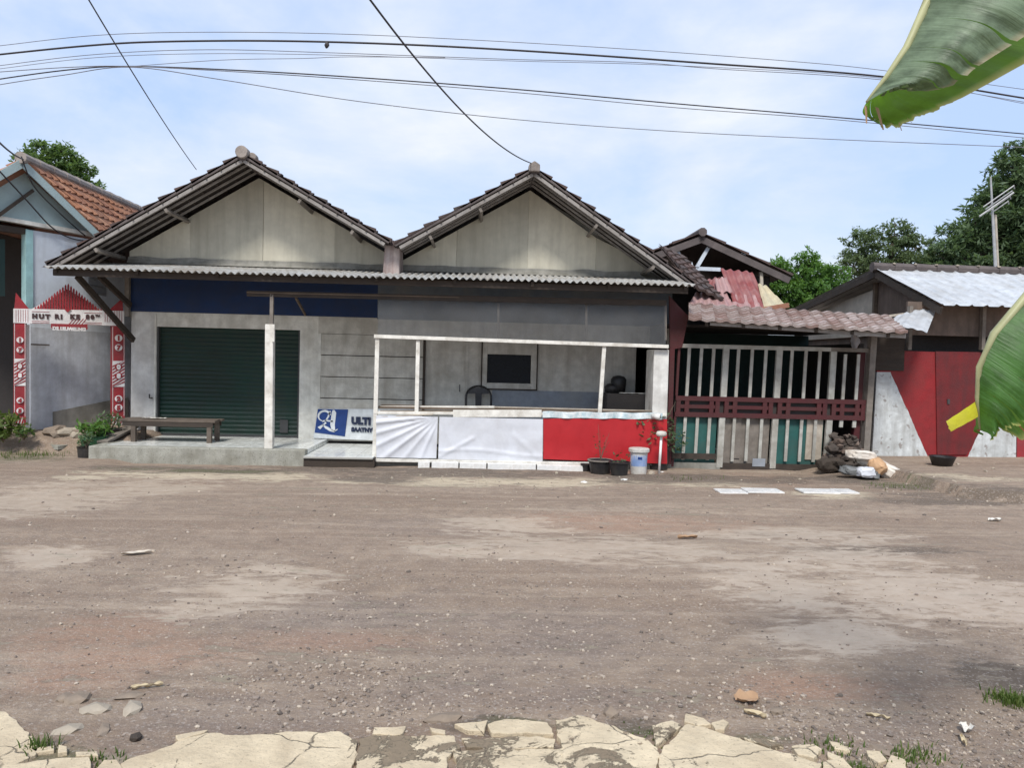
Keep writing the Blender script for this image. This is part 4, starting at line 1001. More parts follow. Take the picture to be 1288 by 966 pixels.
def leaves(mb, c, rad, n, size, elong=1.8, flat=0.0):
    """n small folded leaves through an ellipsoid"""
    c = V(c)
    for _ in range(n):
        while True:
            d = V((random.uniform(-1, 1), random.uniform(-1, 1), random.uniform(-1, 1)))
            if d.length <= 1: break
        p_ = c + V((d.x * rad[0], d.y * rad[1], d.z * rad[2]))
        s = size * random.uniform(0.6, 1.25)
        a = V((random.gauss(0, 1), random.gauss(0, 1), random.gauss(0, 0.7) - flat)).normalized()
        b_ = a.cross(V((random.gauss(0, 0.5), random.gauss(0, 0.5), 1))).normalized(); up_ = a.cross(b_)
        i = len(mb.v)
        mb.v += [p_, p_ + a * s * elong * 0.5 + b_ * s * 0.42 + up_ * s * 0.1, p_ + a * s * elong, p_ + a * s * elong * 0.5 - b_ * s * 0.42 + up_ * s * 0.1]
        mb.f += [(i, i + 1, i + 2), (i, i + 2, i + 3)]
    return mb
t, c = pot_thing(737, 585, 0.085, 0.11, 'small low black pot at the left of the larger pots by the red cloth')
t, c = pot_thing(755, 588, 0.185, 0.20, 'wide dark grey pot with a pale rim by the red cloth', rim='wood_grey')
mb = MB()
for k in range(5):
    a = random.uniform(0, 6.28); mb.tube([c, c + V((0.05 * math.cos(a), 0.05 * math.sin(a), 0.16)), c + V((0.13 * math.cos(a), 0.13 * math.sin(a), 0.3 + 0.06 * k))], [0.006, 0.004, 0.002], 5)
mb.obj('stems', 'wood_brown', t)
leaves(MB(), c + V((0.0, 0, 0.25)), (0.14, 0.12, 0.18), 26, 0.03).obj('foliage', 'leaf_brownish', t)
t, c = pot_thing(779, 592, 0.155, 0.21, 'shiny black basin pot next to the paint bucket', r0=0.75)
leaves(MB(), c + V((0, 0, 0.08)), (0.13, 0.12, 0.1), 24, 0.04).obj('foliage', 'leaf_brownish', t)
t, c = pot_thing(826, 583, 0.20, 0.36, 'tall dark pot holding a leafy shrub behind the white tap pipe', name='potted_shrub', r0=0.85)
mb = MB()
for k in range(7):
    a = k * 0.9; h_ = random.uniform(0.4, 0.75)
    mb.tube([c, c + V((0.1 * math.cos(a), 0.1 * math.sin(a), h_ * 0.5)), c + V((0.28 * math.cos(a), 0.25 * math.sin(a), h_))], [0.01, 0.007, 0.003], 5)
mb.obj('stems', 'wood_brown', t)
mb = MB(); leaves(mb, c + V((-0.05, -0.05, 0.28)), (0.42, 0.3, 0.3), 260, 0.05); leaves(mb, c + V((-0.35, -0.1, 0.42)), (0.3, 0.15, 0.12), 120, 0.045); leaves(mb, c + V((0.3, 0, 0.12)), (0.22, 0.2, 0.2), 70, 0.05)
mb.obj('foliage', 'leaf_dark', t)
pb = atz(803, 589, 0.02); zb_ = gz(pb.x, pb.y)
bu = thing('paint_bucket', 'white plastic paint bucket with faded blue label and grey lid, upside-down rim', 'bucket', (pb.x, pb.y, zb_))
bu['label'] = 'white plastic paint bucket with a faded blue label and a grey lid'
MB().lathe([(0.115, 0), (0.12, 0.01), (0.133, 0.33), (0.142, 0.335), (0.142, 0.35)], (pb.x, pb.y, zb_), 32).obj('body', 'bucket_white', bu, smooth=False)
mb = MB()
mb.grid(lambda u, v: (pb.x + (0.1255 + 0.006 * v) * math.cos(PI + 0.25 + (PI - 0.5) * u), pb.y + (0.1255 + 0.006 * v) * math.sin(PI + 0.25 + (PI - 0.5) * u), zb_ + 0.13 + 0.17 * v), 24, 1, False).obj('label_band', 'bucket_blue', bu)
MB().grid(lambda u, v: (pb.x + 0.1315 * math.cos(4.4 + 0.5 * u), pb.y + 0.1315 * math.sin(4.4 + 0.5 * u), zb_ + 0.235 + 0.04 * v), 8, 1, False).obj('label_mark', 'navy', bu)
MB().lathe([(0.145, 0.343), (0.158, 0.347), (0.158, 0.39), (0.145, 0.40), (0.05, 0.405), (0.01, 0.405)], (pb.x, pb.y, zb_), 32, 0.01).obj('lid', 'bucket_white', bu, smooth=False)
pt_ = atz(829, 589, 0.02); zp = gz(pt_.x, pt_.y)
tp = thing('tap_pipe', 'white plastic standpipe with a round head beside the paint bucket', 'pipe', (pt_.x, pt_.y, zp))
zh1 = Z(831, 547, pt_.y)
MB().tube([(pt_.x, pt_.y, zp - 0.02), (pt_.x + 0.02, pt_.y, zh1)], 0.02, 10).obj('pipe', 'white_plastic', tp, smooth=True)
MB().lathe([(0.02, -0.03), (0.07, -0.02), (0.085, 0.01), (0.07, 0.05), (0.02, 0.06)], (pt_.x + 0.02, pt_.y, zh1), 18).obj('head', 'old_white', tp, smooth=True)
e0 = at(826, 524, pt_.y + 0.15)
ep = thing('drain_elbow', 'white drain pipe elbow sticking out above the potted shrub', 'pipe', (e0.x, e0.y + 0.2, e0.z))
MB().tube([e0 + V((-0.02, 0.22, 0)), e0, e0 + V((0.05, -0.02, -0.005))], [0.04, 0.045, 0.05], 14).obj('pipe', 'white_plastic', ep, smooth=True)
mb = MB(); mb.tube([e0 + V((0.05, -0.02, -0.005)), e0 + V((0.054, -0.0215, -0.005))], 0.034, 14).obj('opening', 'interior', ep)
stone(819, 591, 0.075, (1, .9, .8), 'stone_pale', 'rounded pale cement lump between the bucket and the standpipe', None)
for px, py, r, l in ((785, 601, .045, 'small white pebble on the ground below the black basin pot'), (735, 604, .05, 'flat white pebble in front of the low black pot'),
                     (833, 589, .03, 'tiny white pebble at the foot of the standpipe')):
    stone(px, py, r, (1.3, .8, .4), 'white_plastic', l, 'white pebbles before the stall')

# ------------------------------------------------------------------ slatted fence and the small house behind it
YG = 11.8; LN = math.tan(R(1.6))
zg0, zg1 = Z(950, 585, YG), Z(950, 437, YG)
fn = thing('slatted_fence', 'tall white slatted fence with a maroon middle band and teal backing boards', 'fence', V((X(960, YG), YG, 0)))
def xg(px): return X(px, YG, 510)
gx = [xg(849), xg(905), xg(972), xg(1040), xg(1088)]
zr0, zr1 = Z(950, 526, YG), Z(950, 500, YG)
def leaned(mb): return mb.lean(LN, (zr0 + zr1) / 2)
drop = (Z(1088, 500, YG) - Z(849, 500, YG))
def fz(z, x): return z - 0.004 * (x - gx[0])
for i in range(4):
    a, b_ = gx[i], gx[i + 1]; pa = a + 0.09 if i else a + 0.03
    nsl = 3 if i < 3 else 2
    mb = MB(); mb2 = MB()
    for k in range(nsl):
        x = pa + (b_ - pa) * (k + 0.75) / (nsl + 0.5)
        ztop = zg1 - 0.02 - (0.12 * random.random() if i == 3 else 0)
        mb.box(x - 0.025, x + 0.025, YG - 0.012, YG + 0.012, zr1, ztop)
        if i < 3: mb2.box(x - 0.025, x + 0.025, YG - 0.012, YG + 0.012, zg0 + 0.05 + 0.02 * random.random(), zr0)
        else: leaned(MBx(x - 0.03, x + 0.03, YG - 0.012, YG + 0.012, zr0 - 0.12, zr0)).obj('broken_slat', 'slat_white', fn)
    leaned(mb).obj('upper_slats', 'slat_white', fn); (leaned(mb2).obj('lower_slats', 'slat_white', fn) if mb2.v else None)
    # red middle band: two rails with a framed slot between
    mb = MB()
    mb.box(a, b_, YG - 0.03, YG + 0.03, zr1 - 0.075, zr1).box(a, b_, YG - 0.03, YG + 0.03, zr0, zr0 + 0.075)
    zc_ = (zr0 + zr1) / 2
    mb.box(pa + 0.05, b_ - 0.08, YG - 0.022, YG + 0.022, zc_ - 0.03, zc_ + 0.03)
    for x in (pa + 0.02, pa + 0.16, b_ - 0.14, b_ - 0.04): mb.box(x - 0.035, x + 0.035, YG - 0.026, YG + 0.026, zr0 + 0.075, zr1 - 0.075)
    leaned(mb).obj('middle_band', 'maroon', fn)
    leaned(MBx(a, b_, YG + 0.035, YG + 0.05, zr0 + 0.01, zr1 - 0.01)).obj('band_backing', 'interior', fn)
    # backing boards of the lower half
    bm_ = MBx(a + 0.02, b_ - 0.01, YG + 0.06, YG + 0.08, zg0 + 0.02, zr0 + 0.02) if i in (0, 1, 2) else None
    if bm_: leaned(bm_).obj('backing_board', 'teal' if i in (0, 2) else 'wood_grey', fn)
    leaned(MBx(a, b_, YG - 0.02, YG + 0.03, zg1 - 0.035, zg1 + 0.03)).obj('top_rail', 'slat_white' if i < 3 else 'wood_grey', fn)
for i, px in enumerate((849, 907, 974, 1042)):
    x = xg(px); w_ = 0.075 if i else 0.03
    leaned(MBx(x - w_ * 0.3, x + w_, YG - 0.022, YG + 0.032, zr1, zg1 - 0.036)).obj('post', 'slat_white' if i else 'maroon', fn)
    leaned(MBx(x - w_ * 0.3, x + w_, YG - 0.022, YG + 0.032, zg0 - 0.05, zr0)).obj('post', 'slat_white' if i else 'maroon', fn)
leaned(MBx(xg(923), xg(935), YG + 0.04, YG + 0.056, zg0 + 0.1, zr0)).obj('patch_board', 'wood_grey', fn)
leaned(MBx(xg(1018), xg(1038), YG + 0.04, YG + 0.056, zg0 + 0.1, zr0)).obj('patch_board', 'wood_bleached', fn)
leaned(MBx(xg(848), xg(903), YG - 0.05, YG - 0.022, Z(870, 577, YG), Z(870, 570, YG))).obj('foot_rail', 'wood_dark', fn)
leaned(MBx(xg(840), xg(910), YG - 0.02, YG + 0.06, -0.2, zg0 + 0.02)).obj('sill', 'cement', fn)
leaned(MBx(xg(913), xg(1045), YG - 0.02, YG + 0.06, -0.2, zg0 + 0.02)).obj('sill', 'wood_dark', fn)
leaned(MBx(xg(950), xg(966), YG - 0.03, YG - 0.022, zg0 - 0.02, zg0 + 0.11)).obj('hinge_plate', 'blue_dado', fn)

sm = thing('tiled_porch_house', 'low dark house behind the slatted fence with pinkish tile canopy and red sheet roof', 'house', V((X(970, 13), 13.0, 0)))
YP = 14.2
sx0, sx1 = xe + 0.05, X(1092, YG)
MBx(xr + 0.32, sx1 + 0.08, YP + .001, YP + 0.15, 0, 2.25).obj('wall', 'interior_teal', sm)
MBx(sx0 - 0.02, sx1 + 0.08, 12.2, 12.98, 2.26, 2.3).obj('added_ceiling', 'interior', sm)  # ceilings added to block sky light reaching the wall behind the fence
MBx(xr + 0.32, sx1 + 0.08, 12.985, YP + 0.15, 2.26, 2.3).obj('added_ceiling', 'interior', sm)
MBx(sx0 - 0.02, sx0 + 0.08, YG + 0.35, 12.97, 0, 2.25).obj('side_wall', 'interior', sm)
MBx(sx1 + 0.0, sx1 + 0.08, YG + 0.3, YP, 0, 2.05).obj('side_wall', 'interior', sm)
# maroon boards at the left above the fence, posts
pa_ = at(846, 372, YG - 0.2)
MB().prism([at(842, 372, YG - 0.06), at(866, 398, YG - 0.06), at(858, 437, YG - 0.06), at(843, 440, YG - 0.06)], (0, 0.05, 0)).obj('gusset_board', 'maroon', sm)
MBx(X(842, YG - 0.1), X(848, YG - 0.1), YG - 0.12, YG - 0.03, 0, Z(846, 438, YG - 0.1)).obj('post', 'maroon', sm)
MB().beam((X(1092, YG), YG, -0.02), (X(1097, YG), YG, Z(1095, 412, YG)), 0.11, 0.1).obj('post', 'wood_grey', sm)
MB().beam((X(1078, YG + .1), YG + .1, 0.05), (X(1083, YG + .1), YG + .1, Z(1083, 440, YG)), 0.1, 0.1).obj('post', 'maroon', sm)
# pinkish tile canopy
f0, f1_ = at(866, 402, 11.05), at(1141, 419, 11.05)
k0_, k1_ = at(858, 377, 12.25), at(1110, 404, 12.25)
U = (f1_ - f0); D = (f0 - at(866, 382, 12.25))
Ot = f0 - D
tile_roof(MB(), Ot, U, D, U.length, D.length, 0.20, 0.17, th=0.03, wave=0.016, jit=0.008).obj('canopy_tiles', 'tile_pink', sm)
MB().beam(at(893, 404.5, 11.12), at(1139, 421, 11.12), 0.03, 0.115).obj('fascia_board', 'wood_fascia', sm, bevel=0.004)
MB().beam(at(893, 408, 12.2), at(1130, 420, 12.2), 0.06, 0.1).obj('canopy_beam', 'wood_dark', sm)
for i in range(6):
    q = Ot + U * ((i + 0.5) / 6); MB().beam(q + V((0, -0.05, -0.07)), q + D * 0.97 + V((0, 0, -0.06)), 0.05, 0.06).obj('rafter', 'wood_dark', sm)
# loose red metal sheets above, faded ones and a yellowed fibre sheet
def sheet(pts, m, name='roof_sheet', amp=0.02, nrib=4):
    a, b_, c_, d_ = [V(p_) for p_ in pts]; n_ = (b_ - a).cross(d_ - a).normalized(); n_ = n_ if n_.y < 0 or n_.z > 0 else -n_
    mb = MB(); f = lambda u, v: tuple(a.lerp(b_, u).lerp(d_.lerp(c_, u), v) + n_ * (amp * math.sin(2 * PI * nrib * u) + 0.02 * ((v * 2) % 1.0)))
    mb.grid(f, nrib * 8, 12, False); mb.grid(lambda u, v: tuple(V(f(u, v)) - n_ * 0.003), nrib * 8, 12, False)
    return mb.obj(name, m, sm, smooth=False)
sheet([at(925, 388, 12.35), at(968, 389, 12.35), at(946, 342, 13.4), at(906, 338, 13.4)], 'red_sheet')
sheet([at(866, 384, 12.25), at(923, 386, 12.25), at(912, 366, 12.7), at(875, 368, 12.7)], 'red_sheet_faded', nrib=5)
sheet([at(902, 368, 12.6), at(921, 367, 12.6), at(913, 348, 13.0), at(899, 351, 13.0)], 'red_sheet_faded', nrib=2)
sheet([at(880, 372, 12.75), at(904, 370, 12.75), at(905, 348, 13.3), at(890, 352, 13.3)], 'red_sheet', nrib=2)
sheet([at(920, 389, 12.3), at(965, 390, 12.3), at(957, 372, 12.75), at(922, 371, 12.75)], 'red_sheet_faded', nrib=3)
sheet([at(962, 391, 12.3), at(988, 384, 12.4), at(962, 358, 13.0), at(953, 358, 13.0)], 'fibre_yellow', nrib=1, amp=0.03)
MB().beam(at(950, 391, 12.28), at(990, 384, 12.4), 0.12, 0.08).obj('hip_tiles', 'tile_orange', sm)
# brown tiled strip that runs up beside the main gable
g0, g1, g2, g3 = at(874, 362, 12.4), at(897, 372, 12.4), at(858, 322, 14.2), at(828, 308, 14.2)
tile_roof(MB(), g3, (g2 - g3), (g0 - g3), (g2 - g3).length, (g0 - g3).length, 0.2, 0.24).obj('side_roof', 'tile_dark', sm)
# rear roof with the open truss
YT = 14.6
A = at(883, 294, YT); L_ = at(812, 320, YT); Rr = at(996, 347, YT)
rr_ = None
for E in (L_, Rr):
    mb = MB(); tile_roof(mb, A, (0, 1, 0), E - A, 4.0, (E - A).length, 0.24, 0.5, th=0.03)
    o = mb.obj('roof', 'tile_grey' if 'tile_grey' in M else 'tile_dark', sm); rr_ = rr_ or o
    d = (E - A).normalized(); nn = V((0, 1, 0)).cross(d); nn = nn if nn.z > 0 else -nn
    MB().beam(A - nn * 0.1 + V((0, 0.02, 0)), E - nn * 0.1 + V((0, 0.02, 0)), 0.04, 0.13, side=(0, 1, 0)).obj('barge_board', 'wood_slate', o) if 'wood_slate' in M else MB().beam(A - nn * 0.1 + V((0, 0.02, 0)), E - nn * 0.1 + V((0, 0.02, 0)), 0.04, 0.13, side=(0, 1, 0)).obj('barge_board', 'ridge_dark', o)
MB().tube([A + V((0, -0.06, 0.03)), A + V((0, 4, 0.03))], 0.09, 8).obj('ridge_cap', 'ridge_dark', rr_)
for a, b_ in (((857, 337), (906, 339)), ((850, 310), (860, 337)), ((891, 311), (876, 337)), ((868, 330), (873, 346))):
    MB().beam(at(*a, YT + 0.12), at(*b_, YT + 0.12), 0.05, 0.07 if b_ != (906, 339) else 0.075, side=(0, 1, 0)).obj('truss_bar', 'truss', sm)
MB().prism([(L_.x + 0.2, YT + 3.2, 1.5), (Rr.x - 0.3, YT + 3.2, 1.5), (Rr.x - 0.3, YT + 3.2, Rr.z - 0.05), (A.x, YT + 3.2, A.z - 0.15), (L_.x + 0.2, YT + 3.2, L_.z - 0.05)], (0, 0.1, 0)).obj('back_wall', 'interior', sm)
MBx(X(940, YT, 340), X(976, YT, 340), YT + 0.3, YT + 3.1, 1.5, Rr.z + 0.02).obj('upper_wall', 'interior', sm)
MB().beam(at(957, 342, YT + 0.1), at(958, 366, YT + 0.1), 0.06, 0.06).obj('post', 'wood_bleached', sm)
# bag hanging inside the porch
hb0 = at(1076, 424, YG + 0.25)
hg = MB().rock(hb0 + V((0, 0, -0.07)), 0.11, (0.9, 0.6, 1.1), 3, 3); hg.tube([hb0 + V((0, 0, 0.02)), hb0 + V((0.02, 0, 0.12))], 0.008, 5)
tag(hg.obj('plastic_bag', 'tarp', loc=hb0, smooth=True), 'translucent plastic bag hanging under the tile canopy at its right end', 'bag')

# rubble heap and sacks at the right end of the fence
hp = thing('rubble_heap', 'dark heap of stones and broken cement piled against the right end of the fence', 'rubble heap', V((X(1060, 11.5), 11.5, 0)))
random.seed(21)
for k in range(130):
    t_ = random.random(); px = 1062 + random.uniform(-28, 25) * (1 - 0.45 * t_); py = 590 - 44 * t_ * (0.75 + 0.25 * random.random())
    c = at(px, py, 11.5 + random.uniform(-0.15, 0.2)); r = random.uniform(0.035, 0.11) * (1.1 - 0.3 * t_)
    MB().rock((c.x, c.y, max(0.05, c.z)), r, (1.1, 1, 0.75), k * 2.3, 1).obj('stone', 'rubble' if k % 3 else 'shed_brown', hp)
for k, (px, py) in enumerate(((1048, 585), (1040, 578))):
    c = at(px, py, 11.3); MB().rock((c.x, c.y, 0.1), 0.16, (1.1, 0.9, 0.7), k + 60, 2).obj('stone', 'soil', hp)
sk = thing('sack', 'slumped white woven sack with an orange stripe and rolled mouth', 'sack', atz(1098, 606, 0.02))
random.seed(5)
def lump(c, sx, sy, sz, rz, ry, m, name, seed, par):
    import bmesh
    mb = MB().rock((0, 0, 0), 1.0, (1, 1, 1), seed, 4)
    Q = Matrix.Rotation(rz, 3, 'Z') @ Matrix.Rotation(ry, 3, 'Y')
    for v in mb.v:
        n_ = v.normalized()
        k = 1 + 0.22 * noise.noise(n_ * 1.5 + V((seed, 0, 0))) + 0.26 * abs(noise.noise(n_ * 2.6 + V((0, seed, 0)))) + 0.10 * abs(noise.noise(n_ * 6 + V((0, seed, 3))))
        sgn = lambda q: math.copysign(abs(q) ** 0.6, q)
        v.xyz = V(c) + Q @ V((sgn(n_.x) * sx * k, sgn(n_.y) * sy * k, sgn(n_.z) * sz * k))
    return mb.obj(name, m, par, smooth=True)
c = at(1106, 596, 10.9); lump((c.x, c.y, 0.13), 0.30, 0.17, 0.10, R(-30), R(24), 'sack', 'body', 2, sk)
c = at(1083, 581, 10.9); lump((c.x, c.y, 0.30), 0.19, 0.13, 0.065, R(5), R(4), 'sack', 'rolled_mouth', 7, sk)
c = at(1100, 596, 10.75); lump((c.x + 0.02, c.y - 0.035, 0.16), 0.11, 0.12, 0.09, R(-40), R(38), 'sack_orange', 'stripe', 4, sk)
c = at(1080, 601, 10.7); s2 = lump((c.x, c.y, 0.07), 0.25, 0.15, 0.06, R(-8), R(8), 'sack_grey', 'sack', 9, None)
tag(s2, 'flat grey plastic sack lying under the white sack', 'sack')
c = at(1088, 600, 10.55); s3 = lump((c.x, c.y, 0.09), 0.12, 0.1, 0.07, 0, 0, 'tarp', 'plastic_bag', 12, None)
tag(s3, 'crumpled white plastic bag tucked against the white sack', 'bag')

# ------------------------------------------------------------------ shed at the right
YS = 12.45
shd = thing('metal_roofed_shed', 'brown shed with ribbed metal roof and red wall painted with white triangles', 'shed', V((X(1180, YS), YS, 0.13)))
sa, sb = X(1100, YS), X(1100, YS) + 7.5
xa = X(1099, YS, 500)
zw0 = 0.14; zw1 = Z(1150, 440, YS)
def wp(px, py): p_ = at(px, py, YS); return (p_.x, YS, p_.z)
def wav(p0, p1, n=26, amp=0.012):         # hand-painted border between two corners
    a, b_ = V(wp(*p0)), V(wp(*p1)); out = []
    for k in range(n + 1):
        p_ = a.lerp(b_, k / n); q = amp * noise.noise(V((p_.x * 5, p_.z * 5, 2))) + amp * 0.6 * noise.noise(V((p_.x * 17, p_.z * 17, 4)))
        out.append((p_.x + (q if 0 < k < n else 0), YS, p_.z))
    return out
e1 = X(1281, YS, 500)
base = [wp(1097, 573), wp(1104, 574), wp(1106, 578), wp(1116, 577), wp(1127, 580), wp(1128, 572), wp(1131, 582), wp(1140, 579), wp(1168, 577)]
MB().prism(base[:-1] + wav((1168, 577), (1120, 468)) + wav((1120, 468), (1103, 468), 6)[1:], (0, 0.04, 0)).obj('white_triangle', 'shed_white', shd)
MB().prism([wp(1216, 577)] + wav((1216, 577), (1238, 529), 12)[1:] + [wp(1240, 445), wp(1103, 440)] + wav((1120, 468), (1103, 468), 6)[::-1] + wav((1168, 577), (1120, 468))[::-1][1:], (0, 0.04, 0)).obj('red_wall', 'red_wall', shd)
MB().prism([wp(1278, 578), wp(1279, 470), wp(1264, 470)] + wav((1216, 577), (1238, 529), 12)[::-1], (0, 0.04, 0)).obj('white_triangle', 'shed_white', shd)
MB().prism([wp(1264, 470), wp(1279, 470), wp(1279, 447), wp(1240, 445), wp(1238, 529)], (0, 0.04, 0)).obj('red_wall', 'red_wall', shd)
MB().prism([wp(1279, 580), wp(1400, 583), wp(1400, 445), wp(1280, 445)], (0, 0.06, 0)).obj('red_wall', 'red_paint', shd)
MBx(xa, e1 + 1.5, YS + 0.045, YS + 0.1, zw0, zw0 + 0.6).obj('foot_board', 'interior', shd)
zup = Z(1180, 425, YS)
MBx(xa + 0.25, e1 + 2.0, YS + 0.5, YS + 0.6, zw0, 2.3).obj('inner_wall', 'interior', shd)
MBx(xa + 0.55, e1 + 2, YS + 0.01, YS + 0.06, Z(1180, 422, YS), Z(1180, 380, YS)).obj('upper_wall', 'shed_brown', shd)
MBx(xa, xa + 0.5, YS - 0.03, YS + 0.03, Z(1110, 466, YS), Z(1110, 425, YS)).obj('smudge_board', 'wood_dark', shd)  # plain dark board standing in for a smoky blur below the eave
MB().prism([wp(1176, 442), wp(1234, 443), wp(1233, 540), wp(1215, 572), wp(1178, 572)], (0, -0.022, 0)).obj('door', 'red_shaded', shd, bevel=0.004)  # door panel; shade under the eave is put into its darker red
MB().prism([V(wp(1190, 508)) + V((0, -0.03, 0)), V(wp(1193, 508)) + V((0, -0.03, 0)), V(wp(1193, 502)) + V((0, -0.03, 0)), V(wp(1190, 502)) + V((0, -0.03, 0))], (0, -0.01, 0)).obj('latch', 'dark_metal', shd)
for px in (1143, 1235): MB().beam(at(px, 440, YS - 0.04), at(px + 2, 385, YS - 0.04), 0.08, 0.06).obj('post', 'wood_grey', shd)
# roof: eave in front, ridge behind, gable end facing the fence
EL = at(1182, 384, 11.95); RL = at(1097, 339, 14.05); BL = at(985, 391, 17.9)
xl_ = EL.x
RL = V((xl_, RL.y, RL.z)); BL = V((xl_, BL.y, BL.z))
D = EL - RL
rib = lambda ph: (1.0 if ph < 0.12 else max(0, 1 - (ph - 0.12) / 0.08) if ph < 0.2 else (0 if ph < 0.92 else (ph - 0.92) / 0.08))
mb = MB(); corrugated(mb, RL + V((0, -0.02, 0)), (1, 0, 0), D, 7.5, D.length, 0.26, 0.03, wavefn=rib); mb.obj('roof_sheet', 'zinc_new', shd)
mb = MB(); corrugated(mb, RL + V((0, 0.02, 0)), (1, 0, 0), BL - RL, 7.5, (BL - RL).length, 0.26, 0.03, wavefn=rib); mb.obj('roof_sheet', 'zinc_new', shd)
rcap = MB()
for k in range(18): rcap.tube([RL + V((-0.05 + k * 0.42, 0, 0.05)), RL + V((0.38 + k * 0.42, 0, 0.05))], [0.10, 0.085], 8)
rcap.obj('ridge_cap', 'ridge_dark', shd)
wh = MB()
for k in range(17): wh.rock(RL + V((0.36 + k * 0.42, -0.07, 0.12)), 0.035, (1, 1, .6), k, 1)
wh.obj('ridge_mortar', 'stone_pale', shd)
for a, b_ in ((RL, EL), (RL, BL)): MB().beam(a + V((0.03, 0, -0.09)), b_ + V((0.03, 0, -0.09)), 0.04, 0.12, side=(1, 0, 0)).obj('barge_board', 'wood_dark', shd)
gxx = xl_ + 0.28
def gp(y): 
    return (RL.z + (EL.z - RL.z) * (RL.y - y) / (RL.y - EL.y) if y < RL.y else RL.z + (BL.z - RL.z) * (y - RL.y) / (BL.y - RL.y)) - 0.16
ym, zlo = RL.y + 0.35, 2.3
MB().prism([(gxx, YS + 0.1, zlo), (gxx, ym, zlo), (gxx, ym, gp(ym)), (gxx, RL.y, gp(RL.y)), (gxx, YS + 0.1, gp(YS + 0.1))], (0.05, 0, 0)).obj('gable_board', 'shed_brown', shd)
MB().prism([(gxx - 0.02, ym + 0.005, zlo), (gxx - 0.02, BL.y - 0.2, zlo), (gxx - 0.02, BL.y - 0.2, gp(BL.y - 0.2)), (gxx - 0.02, ym + 0.005, gp(ym) - 0.12)], (0.05, 0, 0)).obj('gable_board', 'shed_cream', shd)
MBx(gxx + 0.06, gxx + 0.16, YS + 0.62, BL.y - 0.3, 0, zlo - 0.01).obj('side_wall', 'shed_brown', shd)
MBx(gxx, gxx + 6.5, BL.y - 0.3, BL.y - 0.2, 0, 2.8).obj('back_wall', 'shed_brown', shd)
MB().beam((gxx - 0.05, ym, 2.0), (gxx - 0.05, ym, gp(ym)), 0.07, 0.07).obj('post', 'wood_brown', shd)
# bent white awning sheet
a, b_, c_, d_ = at(1108, 413, 11.75), at(1166, 418, 11.5), at(1177, 390, 12.4), at(1128, 397, 12.5)
mb = MB(); f = lambda u, v: tuple(a.lerp(b_, u).lerp(d_.lerp(c_, u), v) + V((0, 0, 0.05 * math.sin(PI * u) + 0.008 * math.sin(30 * u))))
mb.grid(f, 40, 6, False); mb.grid(lambda u, v: tuple(V(f(u, v)) - V((0, 0, 0.004))), 40, 6, False)
mb.obj('awning_sheet', 'zinc_new', shd)
MB().beam(at(1106, 399, 12.5), at(1180, 389, 12.5), 0.04, 0.04).obj('awning_batten', 'wood_bleached', shd)
bk_ = atz(1185, 584, 0.13)
o = MB().lathe([(0.14, 0), (0.19, 0.14), (0.2, 0.15), (0.17, 0.14), (0.13, 0.03)], (bk_.x, bk_.y, gz(bk_.x, bk_.y)), 20).obj('black_basin', 'black_plastic', loc=(bk_.x, bk_.y, gz(bk_.x, bk_.y)), smooth=True)
tag(o, 'black basin on the earth ledge below the red shed wall', 'basin')

# TV antenna behind the shed
an = thing('tv_antenna', 'rusty television antenna mast with a rod boom, behind the metal roofed shed', 'antenna', at(1254, 352, 15.5))
m0, m1 = at(1253, 352, 15.5), at(1246, 222, 15.5)
MB().tube([m0 + V((0, 0, -2.0)), m0, m1], [0.035, 0.035, 0.018], 8).obj('mast', 'steel_grey', an)
MB().tube([at(1256, 352, 15.6), at(1252, 270, 15.6)], 0.026, 8).obj('mast', 'wood_bleached', an)
bo = [at(1232, 272, 15.4), at(1275, 242, 15.4)]
mb = MB()
for k in range(4):
    o_ = V((0, 0.05 * k, -0.10 * k + 0.15)); mb.tube([bo[0].lerp(bo[1], 0.1 + 0.12 * k) + o_, bo[1] + o_, bo[1] + o_ + V((0.05, 0.05, -0.05))], 0.014, 6)
mb.obj('rods', 'steel_grey', an)
MB().tube([bo[0], bo[1]], 0.02, 6).obj('boom', 'steel_grey', an)

# ------------------------------------------------------------------ neighbouring house at the left
P0, P1 = at(0, 450, 12.2), at(160, 450, 13.9)
UX = (V((P1.x - P0.x, P1.y - P0.y, 0))).normalized()
NF = V((UX.y, -UX.x, 0))                 # outward normal, towards the road
def N_(px, py, out=0.0): return atp(px, py, P0, P1) + NF * out
nh = thing('corner_house', 'pale blue corner house with teal gable and orange clay tile roof', 'house', V((P0.lerp(P1, 0.4).x, P0.lerp(P1, 0.4).y, 0.27)))
def slab(pts, m, name, th=0.12, out=0.0, par=None):
    return MB().prism([N_(px, py, out) for px, py in pts], -NF * th).obj(name, m, par or nh)
slab([(38, 289), (225, 318), (225, 560), (38, 566)], 'pale_blue', 'wall')
slab([(38, 411), (170, 421), (170, 560), (38, 562)], 'wall_stained', 'stained_render', 0.004, 0.005)
slab([(66, 518), (140, 503), (160, 500), (160, 565), (66, 565)], 'cement', 'plinth', 0.03, 0.03)
slab([(20, 207), (118, 297), (-90, 262), (-90, 262)][:3], 'pale_teal', 'gable', 0.08, 0.0)
slab([(-90, 256), (118, 293), (118, 298), (-90, 261)], 'white_paint', 'string_course', 0.14, 0.06)
slab([(32, 288), (41, 290), (41, 395), (32, 395)], 'teal_wall', 'door_pillar', 0.16, 0.02)
slab([(-90, 270), (32, 287), (32, 294), (-90, 278)], 'wood_dark', 'lintel', 0.16, 0.0)
MB().prism([at(px, py, 15.2) for px, py in ((-200, 280), (60, 292), (60, 560), (-200, 560))], (0, 0.1, 0)).obj('inner_wall', 'interior', nh)
